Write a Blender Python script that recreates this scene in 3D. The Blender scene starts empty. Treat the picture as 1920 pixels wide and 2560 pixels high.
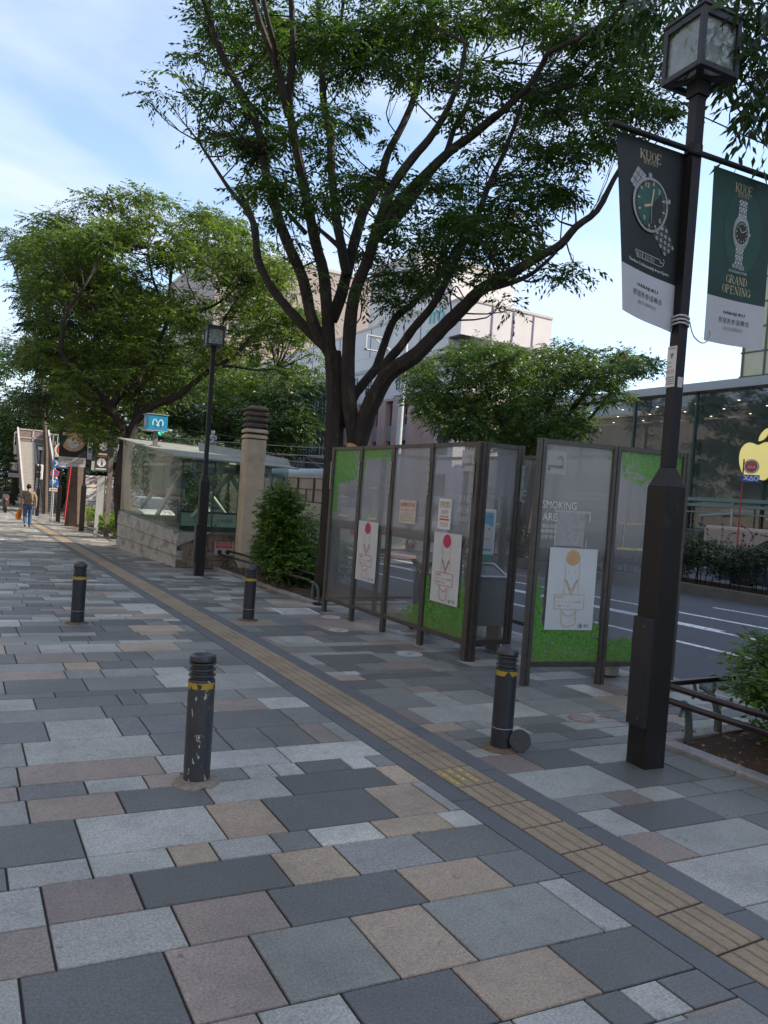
import bpy, math, random
import numpy as np
from mathutils import Matrix, Vector
# ------------------------------------------------------------------ camera, world, sun
SC=bpy.context.scene; COL=SC.collection
F_PX,YAW,PITCH,ROLL,CH=1879.7,0.51754,-0.02226,0.07100,1.7402      # solved from the paving
def _axes():
    cy,sy=math.cos(YAW),math.sin(YAW)
    f=np.array([sy*math.cos(PITCH),cy*math.cos(PITCH),math.sin(PITCH)])
    r=np.array([cy,-sy,0.]); u=np.cross(r,f); c,s=math.cos(ROLL),math.sin(ROLL)
    return c*r+s*u,-s*r+c*u,f
R_,U_,F_=_axes(); CAM=np.array([0,0,CH])
cd=bpy.data.cameras.new('camera'); cam=bpy.data.objects.new('camera',cd); COL.objects.link(cam)
cd.sensor_fit='VERTICAL'; cd.sensor_height=24; cd.sensor_width=18; cd.lens=F_PX/2560*24; cd.clip_start=.05; cd.clip_end=3000
cam.matrix_world=Matrix(((R_[0],U_[0],-F_[0],0),(R_[1],U_[1],-F_[1],0),(R_[2],U_[2],-F_[2],CH),(0,0,0,1)))
SC.camera=cam
SUN_EL,SUN_AZ=math.radians(36),math.radians(111)                    # azimuth clockwise from +Y
w=bpy.data.worlds.new('World'); SC.world=w; w.use_nodes=True
nt=w.node_tree; N=nt.nodes; K=nt.links; N.clear()
out=N.new('ShaderNodeOutputWorld'); bg=N.new('ShaderNodeBackground'); sky=N.new('ShaderNodeTexSky')
sky.sky_type='NISHITA'; sky.sun_disc=False; sky.sun_elevation=SUN_EL; sky.sun_rotation=SUN_AZ; sky.air_density=1; sky.dust_density=.6
tc=N.new('ShaderNodeTexCoord'); sep=N.new('ShaderNodeSeparateXYZ'); K.new(tc.outputs['Generated'],sep.inputs[0])
def wm(op,a,b=None):
    n=N.new('ShaderNodeMath'); n.operation=op
    for i,v in enumerate((a,b)):
        if v is None: continue
        if isinstance(v,(int,float)): n.inputs[i].default_value=v
        else: K.new(v,n.inputs[i])
    return n.outputs[0]
zz=wm('ADD',wm('MAXIMUM',sep.outputs[2],0.0),0.12)
cmb=N.new('ShaderNodeCombineXYZ'); K.new(wm('DIVIDE',sep.outputs[0],zz),cmb.inputs[0]); K.new(wm('DIVIDE',sep.outputs[1],zz),cmb.inputs[1])
n1=N.new('ShaderNodeTexNoise'); n1.inputs['Scale'].default_value=1.25; n1.inputs['Detail'].default_value=7; n1.inputs['Roughness'].default_value=.52; n1.inputs['Distortion'].default_value=.35
mp=N.new('ShaderNodeMapping'); mp.inputs['Location'].default_value=(3.1,1.9,0); mp.inputs['Scale'].default_value=(.8,1.15,1); K.new(cmb.outputs[0],mp.inputs[0]); K.new(mp.outputs[0],n1.inputs['Vector'])
rp=N.new('ShaderNodeValToRGB'); rp.color_ramp.elements[0].position=.40; rp.color_ramp.elements[0].color=(.12,.12,.12,1); rp.color_ramp.elements[1].position=.60; rp.color_ramp.elements[1].color=(.86,.86,.86,1)
K.new(n1.outputs[0],rp.inputs[0])
mx=N.new('ShaderNodeMix'); mx.data_type='RGBA'; K.new(rp.outputs[0],mx.inputs[0])
K.new(sky.outputs[0],mx.inputs[6]); mx.inputs[7].default_value=(2.85,3.22,4.0,1)
K.new(mx.outputs[2],bg.inputs[0]); bg.inputs[1].default_value=.105; K.new(bg.outputs[0],out.inputs[0])
sl=bpy.data.lights.new('sun','SUN'); so=bpy.data.objects.new('sun',sl); COL.objects.link(so)
sl.energy=3.1; sl.angle=math.radians(.5); sl.color=(1,.88,.72)
SUNV=Vector((math.sin(SUN_AZ)*math.cos(SUN_EL),math.cos(SUN_AZ)*math.cos(SUN_EL),math.sin(SUN_EL)))
so.rotation_euler=SUNV.to_track_quat('Z','Y').to_euler(); so.location=(20,-20,40)
SC.view_settings.view_transform='Standard'; SC.view_settings.look='None'; SC.view_settings.exposure=1.58; SC.view_settings.gamma=1
# ------------------------------------------------------------------ geometry of the place
def gz(y):
    y=min(y,85.); t=y-7
    return -.017*(t+math.sqrt(t*t+4))/2+.017*(-7+math.sqrt(53))/2
def ray(px,py): return F_+(px-960)/F_PX*R_-(py-1280)/F_PX*U_
def at(px,py,depth): return CAM+ray(px,py)*depth           # point seen at photo pixel, this many metres ahead
def atY(px,py,Y): d=ray(px,py); return CAM+d*(Y/d[1])
def atX(px,py,X): d=ray(px,py); return CAM+d*(X/d[0])
def V(*a): return np.array(a,float)
rnd=random.Random(7)
# ------------------------------------------------------------------ materials
def nn(t,ty,**kw):
    n=t.nodes.new(ty)
    for k,v in kw.items():
        if k in n.inputs: n.inputs[k].default_value=v
        else: setattr(n,k,v)
    return n
MATS={}
def mat(name,col,rough=.6,metal=0,spec=.5,var=.12,vs=8,bump=0,bs=60,attr=None,coords='Object',chips=None,emit=0,stain=None,stretch=None):
    if name in MATS: return MATS[name]
    m=bpy.data.materials.new(name); m.use_nodes=True; t=m.node_tree; b=t.nodes['Principled BSDF']; L=t.links
    b.inputs['Roughness'].default_value=rough; b.inputs['Metallic'].default_value=metal; b.inputs['Specular IOR Level'].default_value=spec
    c4=(*col,1); tcn=nn(t,'ShaderNodeTexCoord'); co=tcn.outputs[coords]
    if stretch:
        mpn=nn(t,'ShaderNodeMapping'); mpn.inputs['Scale'].default_value=stretch; L.new(co,mpn.inputs[0]); co=mpn.outputs[0]
    if attr:
        a=nn(t,'ShaderNodeAttribute',attribute_name=attr); cs=a.outputs['Color']
    else:
        r=nn(t,'ShaderNodeRGB'); r.outputs[0].default_value=c4; cs=r.outputs[0]
    if var:
        no=nn(t,'ShaderNodeTexNoise',Scale=vs,Detail=5,Roughness=.6); L.new(co,no.inputs['Vector'])
        mr=nn(t,'ShaderNodeMapRange'); mr.inputs[1].default_value=.3; mr.inputs[2].default_value=.7; mr.inputs[3].default_value=1-var; mr.inputs[4].default_value=1+var
        L.new(no.outputs[0],mr.inputs[0]); mu=nn(t,'ShaderNodeVectorMath',operation='SCALE'); L.new(cs,mu.inputs[0]); L.new(mr.outputs[0],mu.inputs[3]); cs=mu.outputs[0]
    for (s,lo,hi,cc,amt) in (stain or []):
        no=nn(t,'ShaderNodeTexNoise',Scale=s,Detail=6,Roughness=.65); L.new(co,no.inputs['Vector'])
        mr=nn(t,'ShaderNodeMapRange'); mr.inputs[1].default_value=lo; mr.inputs[2].default_value=hi; mr.inputs[3].default_value=0; mr.inputs[4].default_value=amt
        L.new(no.outputs[0],mr.inputs[0]); mi=nn(t,'ShaderNodeMix',data_type='RGBA'); L.new(mr.outputs[0],mi.inputs[0]); L.new(cs,mi.inputs[6]); mi.inputs[7].default_value=(*cc,1); cs=mi.outputs[2]
    L.new(cs,b.inputs['Base Color'])
    if bump:
        no=nn(t,'ShaderNodeTexNoise',Scale=bs,Detail=3); L.new(co,no.inputs['Vector'])
        bp=nn(t,'ShaderNodeBump',Strength=bump,Distance=.01); L.new(no.outputs[0],bp.inputs['Height']); L.new(bp.outputs[0],b.inputs['Normal'])
    if emit:
        b.inputs['Emission Color'].default_value=c4; b.inputs['Emission Strength'].default_value=emit
    MATS[name]=m; return m
def leafmat(name,dark,light,trans=.35):
    m=bpy.data.materials.new(name); m.use_nodes=True; t=m.node_tree; t.nodes.clear(); L=t.links
    o=nn(t,'ShaderNodeOutputMaterial'); a=nn(t,'ShaderNodeAttribute',attribute_name='lv')
    mi=nn(t,'ShaderNodeMix',data_type='RGBA'); L.new(a.outputs['Fac'],mi.inputs[0]); mi.inputs[6].default_value=(*dark,1); mi.inputs[7].default_value=(*light,1)
    p=nn(t,'ShaderNodeBsdfPrincipled',Roughness=.45); p.inputs['Specular IOR Level'].default_value=.35; L.new(mi.outputs[2],p.inputs['Base Color'])
    hs=nn(t,'ShaderNodeVectorMath',operation='MULTIPLY'); L.new(mi.outputs[2],hs.inputs[0]); hs.inputs[1].default_value=(1.9,2.0,.7)
    tr=nn(t,'ShaderNodeBsdfTranslucent'); L.new(hs.outputs[0],tr.inputs[0])
    ms=nn(t,'ShaderNodeMixShader'); ms.inputs[0].default_value=trans; L.new(p.outputs[0],ms.inputs[1]); L.new(tr.outputs[0],ms.inputs[2]); L.new(ms.outputs[0],o.inputs[0]); return m
def glassmat(name,tint=(.8,.9,.88),refl=.12,body=.0,bcol=(.3,.32,.32),rough=.02):
    """thin clear glass: fresnel reflection over transparency, plus optional grime"""
    m=bpy.data.materials.new(name); m.use_nodes=True; t=m.node_tree; t.nodes.clear(); L=t.links
    o=nn(t,'ShaderNodeOutputMaterial'); tr=nn(t,'ShaderNodeBsdfTransparent'); tr.inputs[0].default_value=(*tint,1)
    gl=nn(t,'ShaderNodeBsdfGlossy',Roughness=rough); lw=nn(t,'ShaderNodeLayerWeight',Blend=.35)
    mr=nn(t,'ShaderNodeMapRange'); mr.inputs[3].default_value=refl; mr.inputs[4].default_value=.75; L.new(lw.outputs['Facing'],mr.inputs[0])
    pw=nn(t,'ShaderNodeMath',operation='POWER'); L.new(lw.outputs['Facing'],pw.inputs[0]); pw.inputs[1].default_value=3; L.new(pw.outputs[0],mr.inputs[0])
    ms=nn(t,'ShaderNodeMixShader'); L.new(mr.outputs[0],ms.inputs[0]); L.new(tr.outputs[0],ms.inputs[1]); L.new(gl.outputs[0],ms.inputs[2]); last=ms
    if body:
        df=nn(t,'ShaderNodeBsdfDiffuse'); df.inputs[0].default_value=(*bcol,1); no=nn(t,'ShaderNodeTexNoise',Scale=3,Detail=6,Roughness=.7)
        tcn=nn(t,'ShaderNodeTexCoord'); L.new(tcn.outputs['Object'],no.inputs['Vector'])
        m2=nn(t,'ShaderNodeMapRange'); m2.inputs[1].default_value=.3; m2.inputs[2].default_value=.7; m2.inputs[3].default_value=body*.5; m2.inputs[4].default_value=body*1.5; L.new(no.outputs[0],m2.inputs[0])
        mb=nn(t,'ShaderNodeMixShader'); L.new(m2.outputs[0],mb.inputs[0]); L.new(ms.outputs[0],mb.inputs[1]); L.new(df.outputs[0],mb.inputs[2]); last=mb
    L.new(last.outputs[0],o.inputs[0]); return m
# ------------------------------------------------------------------ mesh builder
class MB:
    def __init__(s): s.v=[]; s.f=[]; s.m=[]; s.M=None; s.mi=0
    def add(s,vs,fs,mi=None):
        b=len(s.v)
        for p in vs:
            if s.M is not None: p=s.M@Vector(p)
            s.v.append((float(p[0]),float(p[1]),float(p[2])))
        s.f+=[tuple(b+i for i in f) for f in fs]; s.m+=[s.mi if mi is None else mi]*len(fs); return s
    def box(s,x0,y0,z0,x1,y1,z1,mi=None,rz=0,c=None):
        if x0>x1:x0,x1=x1,x0
        if y0>y1:y0,y1=y1,y0
        if z0>z1:z0,z1=z1,z0
        vs=[(x,y,z) for z in (z0,z1) for y in (y0,y1) for x in (x0,x1)]
        if rz:
            cx,cy=c if c else ((x0+x1)/2,(y0+y1)/2); co,si=math.cos(rz),math.sin(rz)
            vs=[(cx+(x-cx)*co-(y-cy)*si,cy+(x-cx)*si+(y-cy)*co,z) for x,y,z in vs]
        return s.add(vs,[(0,2,3,1),(4,5,7,6),(0,1,5,4),(2,6,7,3),(0,4,6,2),(1,3,7,5)],mi)
    def beam(s,a,b,wd,hg,mi=None,up=(0,0,1)):
        a,b=Vector(a),Vector(b); d=(b-a).normalized(); x=d.cross(Vector(up))
        if x.length<1e-4: x=d.cross(Vector((0,1,0)))
        x.normalize(); y=x.cross(d); x*=wd/2; y*=hg/2
        vs=[a-x-y,a+x-y,a+x+y,a-x+y,b-x-y,b+x-y,b+x+y,b-x+y]
        return s.add(vs,[(0,1,2,3),(7,6,5,4),(0,4,5,1),(1,5,6,2),(2,6,7,3),(3,7,4,0)],mi)
    def tube(s,pts,rad,n=8,mi=None,cap=True):
        P=[Vector([float(c) for c in p]) for p in pts]; k=len(P)
        if not hasattr(rad,'__len__'): rad=[rad]*k
        vs=[];prev=None
        for i,p in enumerate(P):
            d=(P[min(i+1,k-1)]-P[max(i-1,0)]).normalized()
            if prev is None:
                a=d.cross(Vector((0,0,1)) if abs(d.z)<.95 else Vector((1,0,0))).normalized()
            else:
                a=(prev-d*prev.dot(d)).normalized()
            prev=a; b=d.cross(a)
            vs+=[p+(a*math.cos(2*math.pi*j/n)+b*math.sin(2*math.pi*j/n))*rad[i] for j in range(n)]
        fs=[(i*n+j,i*n+(j+1)%n,(i+1)*n+(j+1)%n,(i+1)*n+j) for i in range(k-1) for j in range(n)]
        if cap: fs+=[tuple(reversed(range(n))),tuple((k-1)*n+j for j in range(n))]
        return s.add(vs,fs,mi)
    def lathe(s,prof,n=24,c=(0,0,0),mi=None):
        vs=[(c[0]+r*math.cos(2*math.pi*j/n),c[1]+r*math.sin(2*math.pi*j/n),c[2]+z) for r,z in prof for j in range(n)]
        k=len(prof); fs=[(i*n+j,i*n+(j+1)%n,(i+1)*n+(j+1)%n,(i+1)*n+j) for i in range(k-1) for j in range(n)]
        fs+=[tuple(reversed(range(n))),tuple((k-1)*n+j for j in range(n))]
        return s.add(vs,fs,mi)
    def prism(s,poly,z0,z1,mi=None):
        n=len(poly); vs=[(x,y,z0) for x,y in poly]+[(x,y,z1) for x,y in poly]
        return s.add(vs,[tuple(reversed(range(n))),tuple(range(n,2*n))]+[(i,(i+1)%n,n+(i+1)%n,n+i) for i in range(n)],mi)
    def loft(s,rings,mi=None,cap=True):
        n=len(rings[0]); vs=[p for r in rings for p in r]; k=len(rings)
        fs=[(i*n+j,i*n+(j+1)%n,(i+1)*n+(j+1)%n,(i+1)*n+j) for i in range(k-1) for j in range(n)]
        if cap: fs+=[tuple(reversed(range(n))),tuple((k-1)*n+j for j in range(n))]
        return s.add(vs,fs,mi)
    def ball(s,c,r,n=12,sc=(1,1,1),mi=None):
        k=n//2+1; prof=[(max(1e-4,math.sin(math.pi*i/(k-1))),-math.cos(math.pi*i/(k-1))) for i in range(k)]
        vs=[(c[0]+r*sc[0]*a*math.cos(2*math.pi*j/n),c[1]+r*sc[1]*a*math.sin(2*math.pi*j/n),c[2]+r*sc[2]*z) for a,z in prof for j in range(n)]
        return s.add(vs,[(i*n+j,i*n+(j+1)%n,(i+1)*n+(j+1)%n,(i+1)*n+j) for i in range(k-1) for j in range(n)],mi)
    def build(s,name,mats,parent=None,smooth=False,bevel=0,**tg):
        me=bpy.data.meshes.new(name); me.from_pydata(s.v,[],s.f)
        if not isinstance(mats,(list,tuple)): mats=[mats]
        for m in mats: me.materials.append(m)
        me.polygons.foreach_set('material_index',s.m); me.update()
        if smooth:
            me.polygons.foreach_set('use_smooth',[True]*len(s.f))
            try: me.set_sharp_from_angle(angle=math.radians(40))
            except Exception: pass
        o=bpy.data.objects.new(name,me); COL.objects.link(o)
        if parent is not None: o.parent=parent
        if bevel:
            bm=o.modifiers.new('bevel','BEVEL'); bm.width=bevel; bm.segments=2; bm.limit_method='ANGLE'
        if tg: tag(o,**tg)
        return o
def tag(o,label=None,cat=None,group=None,kind=None):
    if label: o['label']=label
    if cat: o['category']=cat
    if group: o['group']=group
    if kind: o['kind']=kind
    return o
def empty(name,loc,label,cat,group=None,rz=0):
    o=bpy.data.objects.new(name,None); COL.objects.link(o); o.location=loc; o.rotation_euler=(0,0,rz); o.empty_display_size=.1
    return tag(o,label,cat,group)
def copy_tree(o,parent=None,label=None,loc=None):
    c=o.copy(); COL.objects.link(c)
    if parent is not None: c.parent=parent; c.matrix_parent_inverse=o.matrix_parent_inverse.copy()
    for ch in list(o.children): copy_tree(ch,c)
    if label: c['label']=label
    if loc is not None: c.location=loc
    return c
# ------------------------------------------------------------------ flat graphics laid on real surfaces
_tc={}
def text2d(s):
    if s in _tc: return _tc[s]
    cu=bpy.data.curves.new('t','FONT'); cu.body=s; cu.size=1; cu.resolution_u=3; ob=bpy.data.objects.new('t',cu); COL.objects.link(ob)
    dg=bpy.context.evaluated_depsgraph_get(); me=bpy.data.meshes.new_from_object(ob.evaluated_get(dg))
    v=[(a.co.x,a.co.y) for a in me.vertices]; f=[tuple(p.vertices) for p in me.polygons]
    bpy.data.objects.remove(ob); bpy.data.curves.remove(cu); bpy.data.meshes.remove(me)
    if not v: v=[(0,0),(1,0),(1,1),(0,1)]; f=[(0,1,2,3)]
    _tc[s]=(v,f); return _tc[s]
SER={'K':[('v',.12),('l',.2,.42,.72,1,.05),('l',.32,.55,.78,0,.12),('s',.12,0),('s',.12,1),('s',.74,0),('s',.72,1)],
'U':[('v',.14,.3),('t',.74,.3),('a',.44,.3,.3,180,360),('s',.14,1),('s',.74,1)],'O':[('o',.45,.5,.4,.5)],
'E':[('v',.14),('h',.14,.7,0),('h',.14,.6,.52),('h',.14,.7,1),('s',.14,0),('s',.14,1),('t2',.7,0,.2),('t2',.7,.8,1)],
'Y':[('l',.08,1,.42,.5,.11),('l',.42,.5,.78,1,.05),('vv',.42,0,.5),('s',.42,0),('s',.1,1),('s',.78,1)],
'T':[('v',.42),('h',.05,.8,1),('s',.42,0),('t2',.06,.8,1),('t2',.79,.8,1)],
'G':[('o',.46,.5,.4,.5,25,335),('vv',.8,0,.42),('s',.8,.42)],
'R':[('v',.14),('o',.42,.75,.27,.25,-95,95),('h',.14,.42,1),('h',.14,.42,.5),('l',.4,.5,.82,0,.12),('s',.14,0),('s',.14,1),('s',.84,0)],
'A':[('l',.08,0,.42,1,.05),('l',.42,1,.78,0,.12),('h',.2,.62,.35),('s',.08,0),('s',.78,0)],
'N':[('t',.14,0),('l',.12,1,.74,0,.12),('t',.76,0),('s',.14,0),('s',.14,1),('s',.76,1)],
'D':[('v',.14),('o',.34,.5,.42,.5,-90,90),('h',.14,.34,1),('h',.14,.34,0),('s',.14,0),('s',.14,1)],
'P':[('v',.14),('o',.4,.73,.27,.27,-95,95),('h',.14,.4,1),('h',.14,.4,.47),('s',.14,0),('s',.14,1)],
'I':[('v',.3),('s',.3,0),('s',.3,1)],' ':[]}
SW={'I':.6,' ':.5}
class Dec:
    """2-D shapes in metres, mapped onto a surface by F(u,v,layer)"""
    def __init__(s): s.it=[]; s.k=0
    def add(s,v,f,mi,layer=None):
        s.k+=1; s.it.append((v,f,mi,s.k if layer is None else layer)); return s
    def rect(s,x0,y0,x1,y1,mi,layer=None): return s.add([(x0,y0),(x1,y0),(x1,y1),(x0,y1)],[(0,1,2,3)],mi,layer)
    def grid(s,x0,y0,x1,y1,mi,nx=6,ny=10,layer=0):
        v=[(x0+(x1-x0)*i/nx,y0+(y1-y0)*j/ny) for j in range(ny+1) for i in range(nx+1)]
        f=[(j*(nx+1)+i,j*(nx+1)+i+1,(j+1)*(nx+1)+i+1,(j+1)*(nx+1)+i) for j in range(ny) for i in range(nx)]
        return s.add(v,f,mi,layer)
    def poly(s,p,mi,layer=None): return s.add(p,[tuple(range(len(p)))],mi,layer)
    def disc(s,cx,cy,r,mi,ry=None,n=28,layer=None,rot=0):
        ry=ry or r; c,q=math.cos(rot),math.sin(rot)
        pts=[(r*math.cos(2*math.pi*i/n),ry*math.sin(2*math.pi*i/n)) for i in range(n)]+[(0,0)]
        return s.add([(cx+a*c-b*q,cy+a*q+b*c) for a,b in pts],[(i,(i+1)%n,n) for i in range(n)],mi,layer)
    def line(s,x0,y0,x1,y1,w,mi,layer=None):
        d=math.hypot(x1-x0,y1-y0) or 1; nx,ny=-(y1-y0)/d*w/2,(x1-x0)/d*w/2
        return s.add([(x0+nx,y0+ny),(x0-nx,y0-ny),(x1-nx,y1-ny),(x1+nx,y1+ny)],[(0,1,2,3)],mi,layer)
    def pl(s,pts,w,mi,layer=None):
        s.k+=1
        for a,b in zip(pts,pts[1:]): s.line(*a,*b,w,mi,s.k if layer is None else layer)
        return s
    def arc(s,cx,cy,r,a0,a1,w,mi,ry=None,n=18,layer=None):
        ry=ry or r; P=[(cx+r*math.cos(math.radians(a0+(a1-a0)*i/n)),cy+ry*math.sin(math.radians(a0+(a1-a0)*i/n))) for i in range(n+1)]
        return s.pl(P,w,mi,layer)
    def text(s,t,cx,cy,h,mi,w=None,layer=None,left=False,bold=0):
        v,f=text2d(t); xs=[a for a,b in v]; ys=[b for a,b in v]; x0,x1,y0,y1=min(xs),max(xs),min(ys),max(ys)
        k=h/max(y1-y0,.01); kx=k if w is None else w/max(x1-x0,.01)
        if left: cx=cx+(x1-x0)*kx/2
        P=[(cx+(a-(x0+x1)/2)*kx,cy+(b-(y0+y1)/2)*k) for a,b in v]
        s.add(P,f,mi,layer)
        if bold: s.add([(a+bold,b) for a,b in P],f,mi,s.k+1 if layer is None else layer)
        return s
    def serif(s,t,cx,cy,h,mi,wd=None,layer=None):
        adv=[SW.get(c,.92) for c in t]; tot=sum(adv); kx=(wd/tot) if wd else h; x=cx-tot*kx/2; s.k+=1; ly=s.k if layer is None else layer
        y0=cy-h/2
        for c,a in zip(t,adv):
            X=lambda q:x+q*kx
            Y=lambda q:y0+q*h
            for g in SER.get(c,[]):
                ly2=ly
                if g[0]=='v': s.rect(X(g[1]-.065),Y(g[2] if len(g)>2 else 0),X(g[1]+.065),Y(1),mi,ly2)
                elif g[0]=='vv': s.rect(X(g[1]-.06),Y(g[2]),X(g[1]+.06),Y(g[3]),mi,ly2)
                elif g[0]=='t': s.rect(X(g[1]-.025),Y(g[2]),X(g[1]+.025),Y(1),mi,ly2)
                elif g[0]=='t2': s.rect(X(g[1]-.03),Y(g[2]),X(g[1]+.03),Y(g[3]) if len(g)>3 else Y(.2),mi,ly2)
                elif g[0]=='h': s.rect(X(g[1]),Y(g[3]-.03),X(g[2]),Y(g[3]+.03),mi,ly2)
                elif g[0]=='s': s.rect(X(g[1]-.15),Y(g[2]-.025),X(g[1]+.15),Y(g[2]+.025),mi,ly2)
                elif g[0]=='l': s.line(X(g[1]),Y(g[2]),X(g[3]),Y(g[4]),g[5]*kx*1.1,mi,ly2)
                elif g[0]=='a':
                    s.arc(X(g[1]),Y(g[2]),g[3]*kx,g[4],g[5],.09*kx,mi,ry=g[3]*h,layer=ly2)
                elif g[0]=='o':
                    a0,a1=(g[5],g[6]) if len(g)>5 else (0,360)
                    P=[];Q=[];n=22
                    for i in range(n+1):
                        an=math.radians(a0+(a1-a0)*i/n); tk=.03+.1*abs(math.cos(an))
                        P.append((X(g[1]+g[3]*math.cos(an)),Y(g[2]+g[4]*math.sin(an)))); Q.append((X(g[1]+(g[3]-tk)*math.cos(an)),Y(g[2]+(g[4]-.04)*math.sin(an))))
                    s.add(P+Q,[(i,i+1,n+2+i,n+1+i) for i in range(n)],mi,ly2)
            x+=a*kx
        return s
    def build(s,name,F,mats,parent=None,dz=.0009,into=None,**tg):
        mb=into or MB(); done=[]
        for v,f,mi,ly in s.it:
            xs=[p[0] for p in v]; ys=[p[1] for p in v]; bb=(min(xs),max(xs),min(ys),max(ys)); lv=0
            for k,l,q in done:
                if k!=ly and l>=lv and q[0]<bb[1] and bb[0]<q[1] and q[2]<bb[3] and bb[2]<q[3]: lv=l+1
                elif k==ly and l>lv and ly: lv=max(lv,l) if q[0]<bb[1]+.05 and bb[0]-.05<q[1] and q[2]<bb[3]+.05 and bb[2]-.05<q[3] else lv
            if ly==0: lv=0
            done.append((ly,lv,bb)); mb.add([F(a,b,lv*dz) for a,b in v],f,mi)
        if into is None: return mb.build(name,mats,parent,**tg)
def build_each(d,name,F,mats,parent):
    for v,f,mi,ly in d.it:
        e=Dec(); e.add(v,f,mi); e.build(name,(lambda a,b,l:F(a,b,ly*.0002)),mats,parent)
def planeF(o,ux,vy,n):
    o,ux,vy,n=[Vector(a) for a in (o,ux,vy,n)]
    return lambda a,b,l: tuple(o+ux*a+vy*b+n*l)
# ------------------------------------------------------------------ leaves
def raw_mesh(name,co,faces4,matl,lv=None):
    me=bpy.data.meshes.new(name); n=len(co); k=len(faces4)
    me.vertices.add(n); me.vertices.foreach_set('co',np.asarray(co,np.float32).ravel())
    me.loops.add(k*4); me.loops.foreach_set('vertex_index',np.asarray(faces4,np.int32).ravel())
    me.polygons.add(k); me.polygons.foreach_set('loop_start',np.arange(0,k*4,4,dtype=np.int32))
    try: me.polygons.foreach_set('loop_total',np.full(k,4,np.int32))
    except Exception: pass
    me.update(calc_edges=True)
    if lv is not None:
        a=me.attributes.new('lv','FLOAT','FACE'); a.data.foreach_set('value',np.asarray(lv,np.float32))
    me.materials.append(matl); return me
def unit(a): return a/np.maximum(np.linalg.norm(a,axis=-1,keepdims=True),1e-9)
def sprays(C,R,dens,L,rng,m=11,length=.42,droop=.35,flat=.75,wid=.36,shell=.45,keepout=None):
    """leafy twigs: C centres, R radii; returns quads"""
    C=np.asarray(C,float); R=np.asarray(R,float)
    cnt=np.maximum(1,(dens*R**2).astype(int)); idx=np.repeat(np.arange(len(C)),cnt); n=len(idx)
    d=unit(rng.normal(size=(n,3))); rr=rng.random(n)**shell
    o=C[idx]+d*(rr*R[idx])[:,None]*np.array([1,1,flat])
    az=unit(d*np.array([1,1,.35])+rng.normal(size=(n,3))*np.array([.6,.6,.25])-np.array([0,0,droop*.5])*rng.random((n,1)))
    ln=length*(.6+.7*rng.random(n)); t=(np.arange(m)+.3)/m
    P=o[:,None,:]+az[:,None,:]*(ln[:,None]*t)[:,:,None]
    P[:,:,2]-=(droop*ln)[:,None]*t**2*.6
    side=unit(np.cross(az,np.array([0,0,1.])+rng.normal(size=(n,3))*.25)); sg=np.where(np.arange(m)%2==0,1,-1)
    ld=unit(az[:,None,:]*.75+side[:,None,:]*sg[None,:,None]*.8-np.array([0,0,1.])*(droop*(.4+1.2*rng.random((n,m))))[:,:,None]+rng.normal(size=(n,m,3))*.16)
    wv=unit(np.cross(ld,np.array([0,0,1.])+rng.normal(size=(n,m,3))*.55))
    s=(L*(.65+.6*rng.random((n,m))))[:,:,None]
    P=P.reshape(-1,3); ld=(ld*s).reshape(-1,3); wv=(wv*s*wid/2).reshape(-1,3)
    fold=np.array([0,0,-1.])*(s.reshape(-1,1)*.05)
    co=np.stack([P,P+ld*.42+wv,P+ld+fold,P+ld*.42-wv],1)
    lv=np.clip(rng.normal(.42,.2,n)[:,None]+rng.normal(0,.12,(n,m))+ (rng.random(len(C))[idx]*.3-.15)[:,None],0,1).reshape(-1)
    return co.reshape(-1,3),lv
def foliage(name,C,R,dens,L,lm,seed,parent=None,**kw):
    rng=np.random.default_rng(seed); co,lv=sprays(C,R,dens,L,rng,**kw)
    f=np.arange(len(co)).reshape(-1,4); me=raw_mesh(name,co,f,lm,lv); o=bpy.data.objects.new(name,me); COL.objects.link(o)
    if parent is not None: o.parent=parent; 
    return o
def smooth_path(P,k=3):
    P=[np.asarray(p,float) for p in P]
    if len(P)<3: return P
    out=[]
    for i in range(len(P)-1):
        p0=P[max(i-1,0)];p1=P[i];p2=P[i+1];p3=P[min(i+2,len(P)-1)]
        for j in range(k):
            t=j/k; out.append(.5*((2*p1)+(-p0+p2)*t+(2*p0-5*p1+4*p2-p3)*t*t+(-p0+3*p1-3*p2+p3)*t**3))
    out.append(P[-1]); return out
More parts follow.
